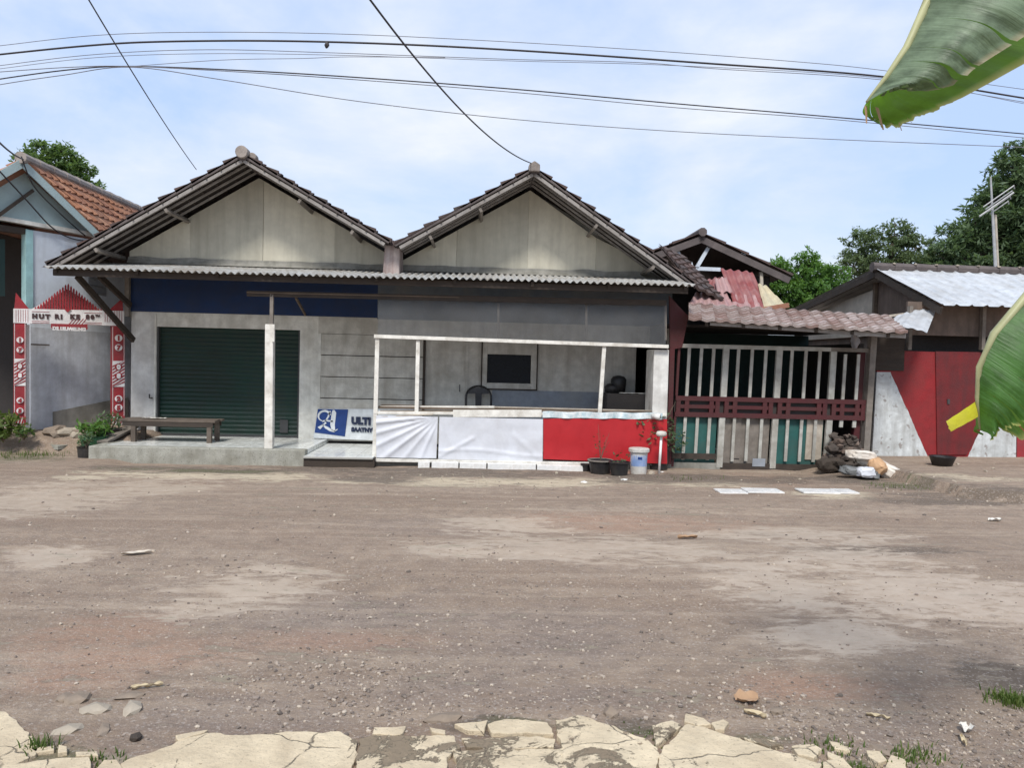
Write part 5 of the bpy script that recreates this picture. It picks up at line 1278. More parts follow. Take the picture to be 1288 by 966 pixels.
q = [at(-200, 282, 15.2), at(60, 294, 15.2), N_(33, 289, -0.13), N_(-90, 272, -0.13)]
MB().prism(q, (0, 0, 0.05)).obj('inner_ceiling', 'interior', nh)
slab([(-90, 296), (12, 300), (12, 372), (-90, 372)], 'interior_teal', 'shutter', 0.05, -0.16)
A = N_(20, 207, 0.22); E1 = N_(121, 303, 0.22)
Bk = at(175, 268, 16.6)
RD = (Bk - A).normalized(); Ln = (Bk - A).length
tile_roof(MB(), A + V((0, 0, 0.05)), RD, E1 - A, Ln + 1.5, (E1 - A).length + 0.3, 0.2, 0.24).obj('roof', 'tile_orange', nh)
E2 = N_(-100, 275, 0.22)
r2 = tile_roof(MB(), A + V((0, 0, 0.05)), RD, E2 - A, Ln + 1.5, (E2 - A).length, 0.2, 0.24).obj('roof', 'tile_orange', nh)
mb = MB()
for k in range(int((Ln + 1.4) / 0.42)):
    mb.tube([A + RD * (k * 0.42 - 0.05) + V((0, 0, 0.08)), A + RD * (k * 0.42 + 0.42) + V((0, 0, 0.08))], [0.095, 0.08], 10)
mb.obj('ridge_cap', 'ridge_cement', nh)
for E in (E1, E2): MB().beam(A + V((0, 0, 0.0)), E + V((0, 0, 0.0)), 0.03, 0.12, side=NF).obj('barge_board', 'pale_teal', nh)
wv = slab([(111, 347), (133, 352), (133, 373), (111, 368)], 'blue_dado', 'window', 0.02, 0.015)
mb = MB()
for k in range(3):
    t_ = 350 + k * 8; mb.prism([N_(112, t_, 0.02), N_(132, t_ + 3.5, 0.02), N_(132, t_ + 5, 0.05), N_(112, t_ + 1.5, 0.05)], -NF * 0.004)
mb.obj('louvres', 'zinc_new', wv)
tag_ = slab([(35, 432), (58, 433), (58, 435), (35, 434)], 'wood_grey', 'shelf', 0.02, 0.12)
MB().beam(N_(-6, 272, 0.1), N_(38, 240, 0.1), 0.04, 0.05).obj('wall_pole', 'wood_dark', nh)
def cable(pts, r, lab, m='cable', grp=None, sub=8, name='power_cable', cat='cable'):
    out = []
    n_ = len(pts)
    for i in range(n_ - 1):
        p0, p1, p2, p3 = pts[max(0, i - 1)], pts[i], pts[i + 1], pts[min(n_ - 1, i + 2)]
        for k in range(sub):
            t_ = k / sub
            out.append(0.5 * ((2 * p1) + (p2 - p0) * t_ + (2 * p0 - 5 * p1 + 4 * p2 - p3) * t_ * t_ + (3 * p1 - p0 - 3 * p2 + p3) * t_ ** 3))
    out.append(pts[-1]); mb = MB().tube(out, r, 6)
    return tag(mb.obj(name, m, loc=pts[0], smooth=True), lab, cat, grp)
cable([N_(-15, 214, 0.3), N_(30, 255, 0.15), N_(60, 285, 0.1), N_(85, 299, 0.06), N_(112, 304, 0.03)], 0.012, 'slack black cable looping down the teal gable of the corner house')
cable([N_(14, 200, 0.35), N_(35, 235, 0.2), N_(70, 268, 0.12), N_(105, 297, 0.06)], 0.010, 'thin black cable along the right rake of the teal gable')

# independence day gate in front of the alley wall
ga = thing('festive_gate', 'red and white anniversary gate with toothed pediment across the alley wall', 'gate', N_(90, 535, 0.3))
NP0, NP1, NUX, NNF = P0, P1, UX, NF
P0, P1 = at(0, 450, 11.95), at(160, 450, 12.95)
UX = (V((P1.x - P0.x, P1.y - P0.y, 0))).normalized(); NF = V((UX.y, -UX.x, 0)); GO = 0.0
def G(px, py, o=0.0): return N_(px, py, GO + o)
def gslab(pts, m, name, th=0.05, o=0.0, par=None): return MB().prism([G(px, py, o) for px, py in pts], -NF * th).obj(name, m, par or ga)
def pillar(x0, x1, yt, yb, digits, sl):
    P_ = gslab([(x0, yb), (x1, yb), (x1, yt), (x0, yt)], 'red_paint', 'pillar', 0.2)
    s_y = yt + (yb - yt) * 0.36; e_y = yt + (yb - yt) * 0.62
    gslab([(x0 + .3, e_y), (x1 - .3, e_y), (x1 - .3, s_y), (x0 + .3, s_y)], 'white_gate', 'striped_panel', 0.01, 0.008, P_)
    st = MB(); n_ = 8
    for k in range(n_):
        ya = s_y + (e_y - s_y) * k / n_; yb_ = ya + (e_y - s_y) / n_ * 0.45
        q = [(x0 + .5, min(e_y, ya + 6)), (x1 - .5, max(s_y, ya - 3)), (x1 - .5, max(s_y, yb_ - 3)), (x0 + .5, min(e_y, yb_ + 6))]
        st.prism([G(px, py, 0.013) for px, py in q], -NF * 0.004)
    st.obj('stripes', 'red_paint', P_)
    gslab([(x0 + .5, yb), (x1 - .5, yb), (x1 - .5, yb - 10), (x0 + .5, yb - 10)], 'white_gate', 'striped_foot', 0.01, 0.008, P_)
    st = MB()
    for k in range(4):
        xx = x0 + (x1 - x0) * k / 4; st.prism([G(px, py, 0.013) for px, py in ((xx + 1, yb), (xx + 3, yb), (min(x1, xx + 6) , yb - 10), (min(x1 - 2, xx + 4), yb - 10))], -NF * 0.004)
    st.obj('stripes', 'red_paint', P_)
    # edge lines
    ed = MB()
    for x in (x0 + 0.8, x1 - 1.0): ed.prism([G(x - .3, yb - 11, 0.004), G(x + .3, yb - 11, 0.004), G(x + .3, yt + 2, 0.004), G(x - .3, yt + 2, 0.004)], -NF * 0.003)
    ed.obj('edge_lines', 'white_gate', P_)
    xm = (x0 + x1) / 2
    rnd = (G(x1, yt) - G(x0, yt)).length * 0.30
    pass
    for (dg, ky, plain) in digits:
        c = G(xm, yt + (yb - yt) * ky, 0.02)
        ring = [c + UX * rnd * math.cos(a) + V((0, 0, rnd * math.sin(a))) for a in [2 * PI * k / 16 for k in range(16)]]
        MB().prism(ring, -NF * 0.01).obj('number_disc', 'red_paint' if plain else 'white_gate', P_)
        text_mesh(MB(), dg, c + NF * 0.006 - V((0, 0, rnd * 0.62)), UX, (0, 0, 1), rnd * 1.25).obj('number', 'white_gate' if plain else 'red_paint', P_)
    return P_
pillar(17.5, 32.5, 404, 535, (('1', .18, 0), ('7', .275, 0), ('0', .43, 1), ('8', .52, 1), ('4', .76, 0), ('5', .86, 0)), 0)
pillar(141, 157, 409, 534, (('1', .13, 0), ('7', .225, 0), ('0', .42, 1), ('8', .51, 1), ('2', .74, 0), ('5', .83, 0)), 0)
gslab([(17, 406), (156, 410), (156, 391), (17, 388)], 'white_gate', 'beam', 0.12, 0.01)
ln = MB()
for x in (20, 23, 26, 29, 32, 35, 132, 135, 138, 141, 144, 147, 150, 153):
    ln.prism([G(x - .25, 405, 0.014), G(x + .25, 405, 0.014), G(x + .25, 389.5, 0.014), G(x - .25, 389.5, 0.014)], -NF * 0.003)
for y in (391.5, 403.5, 405.5):
    ln.prism([G(40, y, 0.014), G(62, y + .6, 0.014), G(62, y + 1.1, 0.014), G(40, y + .5, 0.014)], -NF * 0.003)
    ln.prism([G(106, y + 1.8, 0.014), G(128, y + 2.4, 0.014), G(128, y + 2.9, 0.014), G(106, y + 2.3, 0.014)], -NF * 0.003)
for k in range(5):
    x = 86 + k * 4; ln.prism([G(x, 408, 0.014), G(x + 1.2, 408, 0.014), G(x + 7.2, 401, 0.014), G(x + 6, 401, 0.014)], -NF * 0.003)
ln.obj('beam_lines', 'red_paint', ga)
tx = MB()
for w_, px in (('HUT', 51.5), ('RI', 73.5), ('KE', 94), ('80', 113)):
    text_mesh(tx, w_, G(px, 399.8 + 0.012 * px, 0.018), UX, (0, 0, 1), 0.068, space=1.45)
text_mesh(tx, 'TH', G(122.3, 398.3, 0.018), UX, (0, 0, 1), 0.034, space=1.1)
tx.obj('lettering', 'ink', ga)
pd = MB(); pk = MB(); xa0, xb0, xm, yt_ = 43, 129, 85, 357
n_ = 25
for k in range(n_):
    x = xa0 + (xb0 - xa0) * (k + 0.5) / n_; w_ = (xb0 - xa0) / n_ * 0.36
    yb = 389 + 0.03 * (x - xa0); q = 1 - abs(x - xm) / (xm - xa0); y = yb - max(2, (yb - yt_) * q)
    pd.prism([G(x - w_, yb, 0.0), G(x + w_, yb, 0.0), G(x + w_, y + 1, 0.0), G(x, y - 1.5, 0.0), G(x - w_, y + 1, 0.0)], -NF * 0.03)
pd.obj('pediment_slats', 'red_paint', ga)
gslab([(xa0 - 4, 389), (xb0 + 2, 391.5), (xm, 363)], 'pink_board', 'pediment_back', 0.02, -0.04) if 'pink_board' in M else gslab([(xa0 - 4, 389), (xb0 + 2, 391.5), (xm, 363)], 'white_gate', 'pediment_back', 0.02, -0.04)
gslab([(81, 389), (89, 389), (85, 393)], 'red_paint', 'pendant', 0.02, 0.03)
gslab([(18, 388), (37, 389), (20, 368)], 'red_paint', 'corner_wing', 0.05)
gslab([(136, 391), (155, 392), (154, 375)], 'red_paint', 'corner_wing', 0.05)
SG = gslab([(64, 407), (110, 408), (110, 414), (107, 416), (96, 415), (80, 415), (68, 415), (64, 412)], 'red_paint', 'name_board', 0.02, 0.02)
tx = MB(); text_mesh(tx, 'DS. LEUWEUNG', G(87, 415.5, 0.03), UX, (0, 0, 1), 0.05, space=0.9); tx.obj('lettering', 'white_gate', SG)
gslab([(33.5, 408), (38, 408), (38, 540), (33.5, 540)], 'white_gate', 'side_board', 0.15, -0.15)

P0, P1, UX, NF = NP0, NP1, NUX, NNF
# stones, plants and slab at the alley mouth
random.seed(11)
for k, (px, py, r) in enumerate(((72, 548, .16), (88, 550, .15), (102, 546, .14), (95, 556, .13))):
    p_ = at(px, py, 12.3); o = MB().rock((p_.x, p_.y, 0.25), r, (1.3, .9, .7), k * 3 + 1, 2).obj('stone', 'stone_pale' if k % 2 else 'stone', loc=(p_.x, p_.y, 0.2))
    tag(o, ['grey stone at the foot of the alley wall, left one', 'pale stone second from left at the alley wall', 'grey stone right of the pale one at the alley wall', 'low pale stone in front of the others at the alley wall'][k], 'stone', 'stones at the alley wall')
p_ = [atz(px, py, 0.03) for px, py in ((55, 562), (100, 556), (104, 562), (72, 566))]
tag(MB().prism(rough_poly(p_, 0.08, 0.02), (0, 0, 0.06)).obj('broken_slab', 'kerb', loc=p_[0]), 'broken pale concrete slab lying at the alley mouth', 'slab')
def bush(px, py, Y, rad, n, size, m, lab, pot=None, name='plant'):
    p_ = at(px, py, Y); t = thing(name, lab, 'plant', (p_.x, Y, p_.z))
    mb = MB()
    for k in range(6):
        a = k * 1.05; mb.tube([p_ + V((0, 0, -rad[2] * 0.2)), p_ + V((rad[0] * .6 * math.cos(a), rad[1] * .6 * math.sin(a), rad[2] * 1.2))], [0.01, 0.004], 5)
    mb.obj('stems', 'wood_brown', t)
    mb = MB(); leaves(mb, p_ + V((0, 0, rad[2])), rad, n, size)
    mb.obj('foliage', m, t)
    if pot:
        MB().lathe([(pot[0] * .8, -pot[1]), (pot[0], -0.02), (pot[0] * 1.08, 0), (pot[0] * .9, -0.02), (0.02, -0.03)], p_, 20).obj('pot', pot[2], t)
    return t
bush(4, 552, 11.8, (0.30, 0.25, 0.20), 320, 0.07, 'grass', 'yellowish leafy bush at the far left edge beside the gate pillar', name='bush')
bush(30, 552, 11.8, (0.14, 0.14, 0.10), 110, 0.05, 'leaf_mid', 'small green plant against the left gate pillar', name='bush')
bush(118, 548, 11.9, (0.26, 0.2, 0.12), 220, 0.06, 'leaf_bright', 'bright green potted plant beside the porch corner', (0.2, 0.2, 'green_plastic'), name='potted_plant')
bush(138, 540, 12.3, (0.22, 0.2, 0.14), 150, 0.05, 'leaf_dark', 'dark leafy potted plant at the foot of the right gate pillar', (0.18, 0.22, 'black_plastic'), name='potted_plant')
bush(109, 562, 11.5, (0.12, 0.1, 0.10), 60, 0.05, 'leaf_dark', 'tall black bucket planter standing at the porch corner', (0.13, 0.34, 'black_plastic'), name='potted_plant')

# ------------------------------------------------------------------ trees
def tree(name, label, base, crown, trunk_r, m, leafs, size, seed, elong=1.8, fill=0.5, group=None):
    """crown: list of (centre, radii); trunk with limbs to every clump"""
    random.seed(seed)
    base = V(base); t = thing(name, label, 'tree', base, group)
    lb = MB(); top = sum((V(c) for c, r in crown), V()) / len(crown)
    fork = base.lerp(V((top.x, top.y, base.z)), 0.5); fork.z = base.z + (top.z - base.z) * 0.6
    lb.tube([base, base.lerp(fork, 0.5) + V((0.1, 0, 0)), fork], [trunk_r, trunk_r * 0.8, trunk_r * 0.6], 8)
    fo = MB(); tot = sum(r[0] * r[1] * r[2] for c, r in crown)
    for c, r in crown:
        c = V(c); lb.tube([fork, fork.lerp(c, 0.6) + V((0, 0, -0.1)), c], [trunk_r * 0.45, trunk_r * 0.25, trunk_r * 0.1], 6)
        n_ = int(leafs * (r[0] * r[1] * r[2]) / tot); nc_ = max(8, n_ // 46)
        for k in range(nc_):
            while True:
                d = V((random.uniform(-1, 1), random.uniform(-1, 1), random.uniform(-1, 1)))
                if fill * random.random() ** 0.5 < d.length <= 1: break
            d *= 1 + 0.25 * noise.noise(d * 2.2 + V((seed, k * 0.01, 0)))
            cc = c + V((d.x * r[0], d.y * r[1], d.z * r[2])); rs = random.uniform(0.16, 0.34) * min(r)
            if k % 5 == 0: lb.tube([c, c.lerp(cc, 0.6), cc], [trunk_r * 0.1, trunk_r * 0.06, 0.008], 4)
            leaves(fo, cc, (rs * 1.25, rs * 1.25, rs * 0.7), n_ // nc_, size, elong, 0.25)
    lb.obj('trunk', 'bark', t); fo.obj('crown', m, t)
    return t
def blob(px, py, Y, rx, ry, rd=None):   # crown lobe measured by its outline
    c = at(px, py, Y); k = Y / F; return (c, (rx * k, rd or (rx + ry) / 2 * k, ry * k))
c = at(70, 300, 21); 
tree('broadleaf_tree', 'round green tree rising behind the orange tiled roof', (c.x, 21, 0), [blob(62, 205, 21, 38, 24), blob(95, 220, 21, 26, 20), blob(50, 222, 21, 34, 20), blob(78, 245, 21, 48, 22), blob(110, 235, 21, 14, 12)], 0.2, 'leaf_mid', 15000, 0.075, 3)
c = at(1000, 370, 19)
tree('shrubby_tree', 'low bright green tree between the dark truss roof and the metal roofed shed', (c.x, 19, 0), [blob(1000, 345, 19, 32, 24), blob(1030, 350, 19, 34, 24), blob(978, 352, 19, 26, 30), blob(1045, 372, 19, 34, 28), blob(1015, 372, 19, 54, 28), blob(1018, 322, 19, 12, 10)], 0.16, 'leaf_bright', 17000, 0.058, 5, 2.2)
c = at(1115, 340, 23)
tree('thin_tree', 'airy tree with sky showing through above the shed roof', (c.x, 23, 0), [blob(1082, 302, 23, 22, 20), blob(1122, 297, 23, 30, 20), blob(1152, 312, 23, 26, 20), blob(1105, 326, 23, 44, 24), blob(1150, 336, 23, 36, 22), blob(1126, 282, 23, 12, 9), blob(1075, 335, 23, 24, 22)], 0.16, 'leaf_thin', 13000, 0.07, 9)
c = at(1250, 340, 21)
tree('dense_tree', 'dense tall dark tree behind the antenna at the right', (c.x, 21.5, 0), [blob(1275, 215, 21.5, 26, 38), blob(1262, 250, 21.5, 30, 34), blob(1235, 290, 21.5, 36, 34), blob(1205, 310, 21.5, 28, 30), blob(1280, 290, 21.5, 40, 60), blob(1240, 335, 21.5, 60, 26), blob(1190, 326, 21.5, 26, 26), blob(1245, 255, 21.5, 22, 24), blob(1310, 230, 21.5, 34, 50), blob(1330, 300, 21.5, 50, 60), blob(1225, 270, 21.5, 14, 14)], 0.3, 'leaf_dark', 34000, 0.085, 13, 2.6)
c = at(1260, 350, 27)
tree('background_tree', 'darker tree standing behind the dense tree at the right', (c.x, 27, 0), [blob(1250, 320, 27, 50, 40), blob(1290, 290, 27, 60, 60), blob(1200, 340, 27, 40, 26)], 0.3, 'leaf_dark', 9000, 0.2, 17, 2.2)

# ------------------------------------------------------------------ overhead cables
grp = 'power lines crossing above the road'
def wire(pts, z, r, lab): cable([atz(px, py, z) for px, py in pts], r * 0.72, lab, m='cable' if r > 0.01 else 'cable_thin', grp=grp)
wire([(-60, 75), (0, 68), (110, 57), (200, 52), (350, 51), (520, 56), (700, 66), (900, 80), (1110, 96), (1288, 123), (1350, 134)], 5.7, 0.017, 'thickest black power cable, crossing above both gables')
wire([(-60, 64), (0, 57), (120, 44), (250, 40), (420, 42), (600, 50), (800, 62), (1000, 77), (1110, 88), (1288, 112)], 5.95, 0.006, 'thin topmost power line above the thick cable')
wire([(-60, 90), (0, 82), (120, 68), (260, 62), (420, 66), (640, 74), (800, 78), (900, 86), (1110, 100), (1288, 128)], 5.5, 0.006, 'thin power line just below the thick cable')
wire([(-60, 94), (0, 86), (120, 72), (260, 67), (430, 69), (640, 76), (850, 82), (1110, 98), (1288, 130)], 5.45, 0.005, 'second thin power line below the thick cable')
wire([(-60, 110), (0, 99), (90, 87), (165, 83), (300, 88), (450, 97), (650, 112), (850, 130), (1050, 147), (1288, 168)], 5.2, 0.011, 'middle power cable drooping from the left crossing to the right')
wire([(-60, 95), (0, 90), (90, 84), (165, 83), (300, 90), (450, 100), (650, 116), (850, 135), (1050, 150), (1288, 173)], 5.18, 0.007, 'thin line running close under the middle power cable')
wire([(165, 83), (280, 75), (380, 73), (440, 71), (560, 72)], 5.22, 0.005, 'short thin line rising from the left crossing to the upper lines')
wire([(-60, 118), (0, 106), (80, 94), (165, 84), (280, 100), (450, 127), (650, 150), (850, 165), (1050, 175), (1240, 183), (1330, 187)], 5.0, 0.007, 'lowest power line, passing just above the right gable')
cl = at(411, 56, atz(411, 53, 5.68).y)
tag(MB().rock(cl, 0.035, (0.8, 0.8, 1.2), 1, 2).obj('cable_clamp', 'cable', loc=cl), 'small black clamp hanging on the thick power cable', 'clamp')
e_ = at(247, 213, 12.6); s_ = at(105, -12, 6.0)
def droop(a, b_, sag, n=10): return [a.lerp(b_, k / n) - V((0, 0, sag * 4 * (k / n) * (1 - k / n))) for k in range(n + 1)]
cable(droop(s_, e_, 0.05), 0.006, 'service cable slanting down from upper left to the left gable', grp='service cables to the house')
e_ = at(668, 205, 12.05); s_ = at(455, -15, 6.0)
cable(droop(s_, e_, 0.22), 0.009, 'service cable slanting down to the square ridge cap of the right gable', grp='service cables to the house')
cable(droop(at(-20, 158, 8.0), N_(18, 203, 0.3), 0.05), 0.012, 'service cable reaching the ridge of the corner house', grp='service cables to the house')

# ------------------------------------------------------------------ banana plant at the right edge of the frame
bp_ = thing('banana_plant', 'banana plant with two torn leaves reaching in at the right edge', 'banana plant', V((2.75, 2.5, 0)))
st0, st1 = V((2.75, 2.5, 0)), V((2.62, 2.45, 2.3))
MB().tube([st0, st0.lerp(st1, 0.5), st1], [0.11, 0.09, 0.06], 14).obj('stem', 'banana_stem', bp_, smooth=True)
def poly_at(pts, t):
    t = max(0, min(0.99999, t)) * (len(pts) - 1); i = int(t); f = t - i
    p0, p1, p2, p3 = pts[max(0, i - 1)], pts[i], pts[i + 1], pts[min(len(pts) - 1, i + 2)]
    return 0.5 * ((2 * p1) + (p2 - p0) * f + (2 * p0 - 5 * p1 + 4 * p2 - p3) * f * f + (3 * p1 - p0 - 3 * p2 + p3) * f ** 3)
def blade(rib_, edge, m, name, bulge, tears, par, seed, nu=140, nv=14, rag=0.55, n_=V((0, -1, 0))):
    """one half of a banana leaf between midrib and margin, torn along its side veins"""
    mb = MB(); segs = [0.0] + tears + [1.0]
    for a, b_ in zip(segs, segs[1:]):
        g0 = 0.0 if a == 0 else 0.004 + 0.010 * random.random(); g1 = 0.0 if b_ == 1 else 0.004 + 0.010 * random.random()
        k = max(3, int(nu * (b_ - a))); sw = random.uniform(-0.02, 0.02)
        def f(u, v):
            t_ = a + (b_ - a) * u
            te = a + g0 * v + (b_ - a - (g0 + g1) * v) * u
            r_ = poly_at(rib_, t_); e_ = poly_at(edge, te)
            p_ = r_.lerp(e_, v * (1 - rag * max(0, te - 0.55) * (0.5 + 0.9 * noise.noise(V((te * 31, seed, 0))) + 0.5 * noise.noise(V((te * 90, seed, 2))))))
            return tuple(p_ + n_ * (bulge * math.sin(PI * min(1, v * 1.1)) + sw * v * v + 0.012 * v * math.sin(60 * te + seed) * 0.4 + 0.006 * noise.noise(V((te * 12, v * 3, seed)))))
        i = len(mb.f); mb.grid(f, k, nv, True)
        for fi in range(i, len(mb.f)):
            mb.uv[fi] = [(a + (b_ - a) * q[0], q[1]) for q in mb.uv[fi]]
    return mb.obj(name, m, par, smooth=True)
YL = 2.35
r1 = [at(1210, -90, YL + .1), at(1178, -30, YL), at(1160, 18, YL - .02), at(1140, 60, YL - .03), at(1115, 97, YL - .02), at(1100, 115, YL), at(1090, 128, YL)]
eA = [at(1420, -60, YL - .2), at(1340, 10, YL - .2), at(1285, 48, YL - .18), at(1232, 82, YL - .16), at(1196, 108, YL - .12), at(1140, 114, YL - .08), at(1112, 118, YL - .05)]
eB = [at(1440, -20, YL + .1), at(1350, 46, YL + .1), at(1288, 80, YL + .08), at(1230, 112, YL + .06), at(1180, 138, YL + .04), at(1124, 163, YL + .03), at(1106, 150, YL + .02)]
random.seed(31)
lf = blade(r1, eB, 'banana_green', 'leaf', -0.05, [0.86, 0.94], bp_, 2.0)
blade(r1, eA, 'banana_pale', 'folded_half', 0.05, [0.35, 0.5, 0.58, 0.68, 0.8, 0.93], lf, 5.0)
MB().tube([st1 + V((0, 0, -0.02)), r1[0].lerp(st1, 0.5) + V((0, 0, 0.25))] + r1, [0.035, 0.028, 0.022, 0.02, 0.015, 0.012, 0.009, 0.006, 0.004], 8).obj('midrib', 'banana_rib', lf, smooth=True)
fr = MB()
for a, b_, w_ in (((1090, 132), (1090, 155), 3), ((1104, 134), (1111, 163), 3.5), ((1132, 153), (1134, 164), 2), ((1142, 147), (1147, 154), 1.5)):
    p0, p1 = at(*a, YL), at(*b_, YL); x = w_ * YL / F; fr.quadv([p0 - V((x, 0, 0)), p0 + V((x, 0.01, 0)), p1 + V((x * .3, 0, 0)), p1 - V((x * .3, 0, 0))])
fr.obj('dry_tatters', 'leaf_dry', lf)
YK = 2.3
r2_ = [at(1400, 250, YK + .1), at(1330, 325, YK), at(1288, 376, YK - .02), at(1250, 420, YK - .03), at(1232, 462, YK - .03), at(1229, 500, YK - .02), at(1233, 540, YK)]
eC = [at(1520, 330, YK - .15), at(1450, 400, YK - .16), at(1400, 450, YK - .15), at(1350, 495, YK - .13), at(1310, 530, YK - .1), at(1275, 540, YK - .07), at(1244, 556, YK - .04)]
eD = [at(1500, 360, YK + .15), at(1440, 430, YK + .15), at(1380, 480, YK + .13), at(1330, 520, YK + .1), at(1290, 555, YK + .08), at(1262, 545, YK + .06), at(1240, 550, YK + .03)]
lf2 = blade(r2_, eC, 'banana_deep', 'leaf', 0.03, [0.45, 0.6, 0.7, 0.77, 0.83, 0.88, 0.92, 0.96], bp_, 1.0)
blade(r2_, eD, 'banana_green', 'folded_half', -0.04, [0.5, 0.64, 0.76, 0.85, 0.91, 0.96], lf2, 3.0)
MB().tube([st1 + V((0, 0, -0.1)), r2_[0].lerp(st1, 0.4) + V((0, 0, 0.05))] + r2_, [0.035, 0.025, 0.02, 0.017, 0.014, 0.012, 0.01, 0.007, 0.004], 8).obj('midrib', 'banana_rib', lf2, smooth=True)
y0, y1, y2, y3 = at(1236, 499, YK), at(1238, 520, YK), at(1196, 543, YK - .06), at(1190, 530, YK - .06)
MB().grid(lambda u, v: tuple(y0.lerp(y3, u).lerp(y1.lerp(y2, u), v) + V(((0.012 * noise.noise(V((0, v * 14, 3))) if u > 0.95 else 0), -0.002 * math.sin(PI * v), 0.004 * noise.noise(V((u * 4, 0, 1)))))), 14, 6, False).obj('yellow_strip', 'banana_yellow', lf2, smooth=True)

# ------------------------------------------------------------------ litter and grass
def curl(px, py, L, W, rz, m, name, lab, cat='litter', curl_=0.03, seed=0):
    p_ = atz(px, py, 0.02); z = gz(p_.x, p_.y)
    def f(u, v):
        x, y = (u - .5) * L, (v - .5) * W * math.sin(PI * min(0.98, max(0.04, u))) ** 0.5
        return (p_.x + x * math.cos(rz) - y * math.sin(rz), p_.y + x * math.sin(rz) + y * math.cos(rz), z + 0.012 + curl_ * (2 * v - 1) ** 2 + 0.015 * noise.noise(V((u * 4, v * 4, seed))))
    mb = MB().grid(f, 16, 6, False); return tag(mb.obj(name, m, loc=(p_.x, p_.y, z), smooth=True), lab, cat)
curl(940, 875, 0.12, 0.11, 0.1, 'leaf_dry', 'dry_leaf', 'broad tan dried leaf lying alone on the right foreground mud', 'leaf', 0.02, 1)
curl(950, 893, 0.10, 0.03, -0.5, 'straw', 'dry_leaf', 'narrow curled straw coloured leaf just below the broad dried leaf', 'leaf', 0.015, 2)
curl(172, 691, 0.22, 0.07, 0.4, 'straw_pale', 'paper_scrap', 'torn white paper scrap on the muddy road at the left', 'litter', 0.012, 3)
curl(1216, 912, 0.07, 0.06, 0.8, 'paper', 'paper_scrap', 'crumpled cream scrap on the gravel at the lower right', 'litter', 0.02, 4)
curl(1212, 925, 0.10, 0.02, 1.2, 'straw', 'straw', 'bent straw under the cream scrap at the lower right', 'straw', 0.01, 5)
curl(1105, 896, 0.10, 0.02, -0.4, 'straw', 'straw', 'pale straw lying alone on the reddish mud at the right', 'straw', 0.01, 6)
curl(185, 858, 0.14, 0.02, 0.3, 'straw', 'twig', 'pale twig above the flat stones at the lower left', 'twig', 0.01, 7)
curl(865, 671, 0.2, 0.06, 0.2, 'leaf_dry', 'dry_leaf', 'brown dead leaf scrap in the middle of the road', 'leaf', 0.02, 8)
curl(1252, 651, 0.16, 0.07, 0.1, 'paper', 'paper_scrap', 'white paper scrap on the road before the earth ledge', 'litter', 0.02, 9)
gr = MB(); random.seed(77)
def tuft(px, py, n_, h_, spread, z=0.0):
    p_ = atz(px, py, z)
    for _ in range(n_):
        q = p_ + V((random.gauss(0, spread), random.gauss(0, spread * 0.7), 0)); q.z = gz(q.x, q.y) - 0.005
        a = random.uniform(0, 6.28); hh = h_ * random.uniform(0.5, 1.2); d = V((math.cos(a), math.sin(a), 0)) * hh * random.uniform(0.2, 0.8); s = V((-math.sin(a), math.cos(a), 0)) * 0.004
        i = len(gr.v); gr.v += [q - s, q + s, q + d * 0.5 + V((0, 0, hh * .7)) + s * .7, q + d * 0.5 + V((0, 0, hh * .7)) - s * .7, q + d + V((0, 0, hh))]
        gr.f += [(i, i + 1, i + 2, i + 3), (i + 3, i + 2, i + 4)]
for a in ((52, 938, 70, 0.05, 0.03), (125, 955, 60, 0.03, 0.06), (1150, 950, 140, 0.035, 0.07), (1050, 938, 80, 0.035, 0.06), (1270, 878, 150, 0.05, 0.06), (1285, 884, 120, 0.05, 0.05), (300, 960, 40, .02, .04), (810, 925, 60, 0.02, 0.1), (1130, 612, 80, 0.05, 0.25),
          (20, 572, 160, 0.1, 0.3), (60, 570, 60, 0.08, 0.2), (1075, 965, 80, 0.03, 0.05), (860, 600, 30, .06, .2)): tuft(*a)
struct(gr.obj('grass', 'grass'), 'stuff')

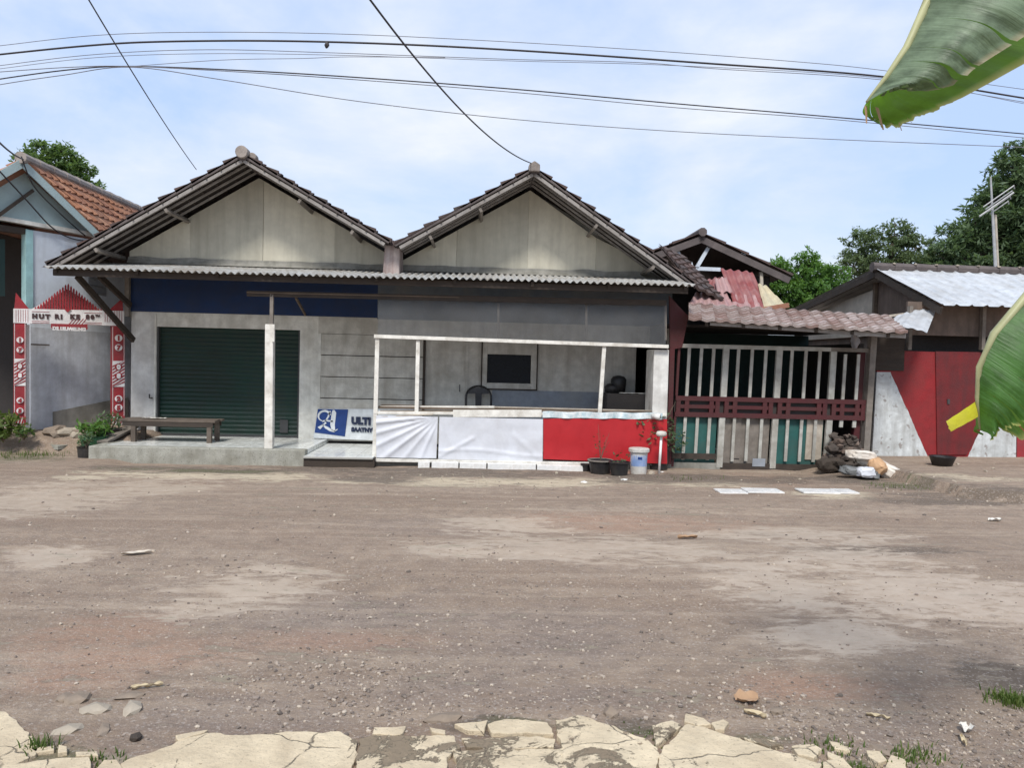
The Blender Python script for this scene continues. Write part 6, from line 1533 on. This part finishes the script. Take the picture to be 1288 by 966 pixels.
# ------------------------------------------------------------------ light and sky
w = bpy.data.worlds.new('World'); sc.world = w; w.use_nodes = True; nt = w.node_tree
bg = nt.nodes['Background']; bg.inputs[1].default_value = 0.1
sky = nt.nodes.new('ShaderNodeTexSky'); sky.sky_type = 'NISHITA'; sky.sun_disc = False
SE, SA = R(52), R(192)                  # sun height; azimuth clockwise from +Y
sky.sun_elevation = SE; sky.sun_rotation = SA; sky.air_density = 1.0; sky.dust_density = 1.5; sky.ozone_density = 1.5
tc = nt.nodes.new('ShaderNodeTexCoord'); sp = nt.nodes.new('ShaderNodeSeparateXYZ'); lk(nt, tc.outputs['Generated'], sp.inputs[0])
mp = nt.nodes.new('ShaderNodeMapping'); mp.inputs['Scale'].default_value = (1.0, 1.0, 2.4); lk(nt, tc.outputs['Generated'], mp.inputs[0])
n1 = noi(nt, mp.outputs[0], 2.3, 9, 0.55, dist=0.25)
n2 = noi(nt, mp.outputs[0], 6.0, 6, 0.6)
cl_ = ramp(nt, n1, 0.40, 0.66)
base = mixc(nt, 0.8, sky.outputs[0], (3.4, 4.4, 6.35))
cc = mixc(nt, ramp(nt, n2, 0.3, 0.7), (4.5, 4.95, 5.75), (5.5, 5.7, 6.0))
colr = mixc(nt, cl_, base, cc)
hz_ = ramp(nt, sp.outputs[2], 0.0, 0.22, 0.7, 0.0)
colr = mixc(nt, hz_, colr, (4.9, 5.5, 6.0))
lk(nt, colr, bg.inputs[0])
sl = bpy.data.lights.new('sun', 'SUN'); sl.energy = 2.1; sl.angle = R(13); sl.color = (1.0, 0.96, 0.9)
so = bpy.data.objects.new('sun', sl); C.objects.link(so)
sd = V((math.sin(SA) * math.cos(SE), math.cos(SA) * math.cos(SE), math.sin(SE)))
so.rotation_euler = sd.to_track_quat('Z', 'Y').to_euler()
sc.view_settings.view_transform = 'Standard'; sc.view_settings.look = 'None'
sc.view_settings.exposure = 0.80; sc.view_settings.gamma = 1.0; sc.view_settings.use_curve_mapping = False
sc.render.engine = 'CYCLES'
sc.cycles.max_bounces = 6; sc.cycles.transparent_max_bounces = 8
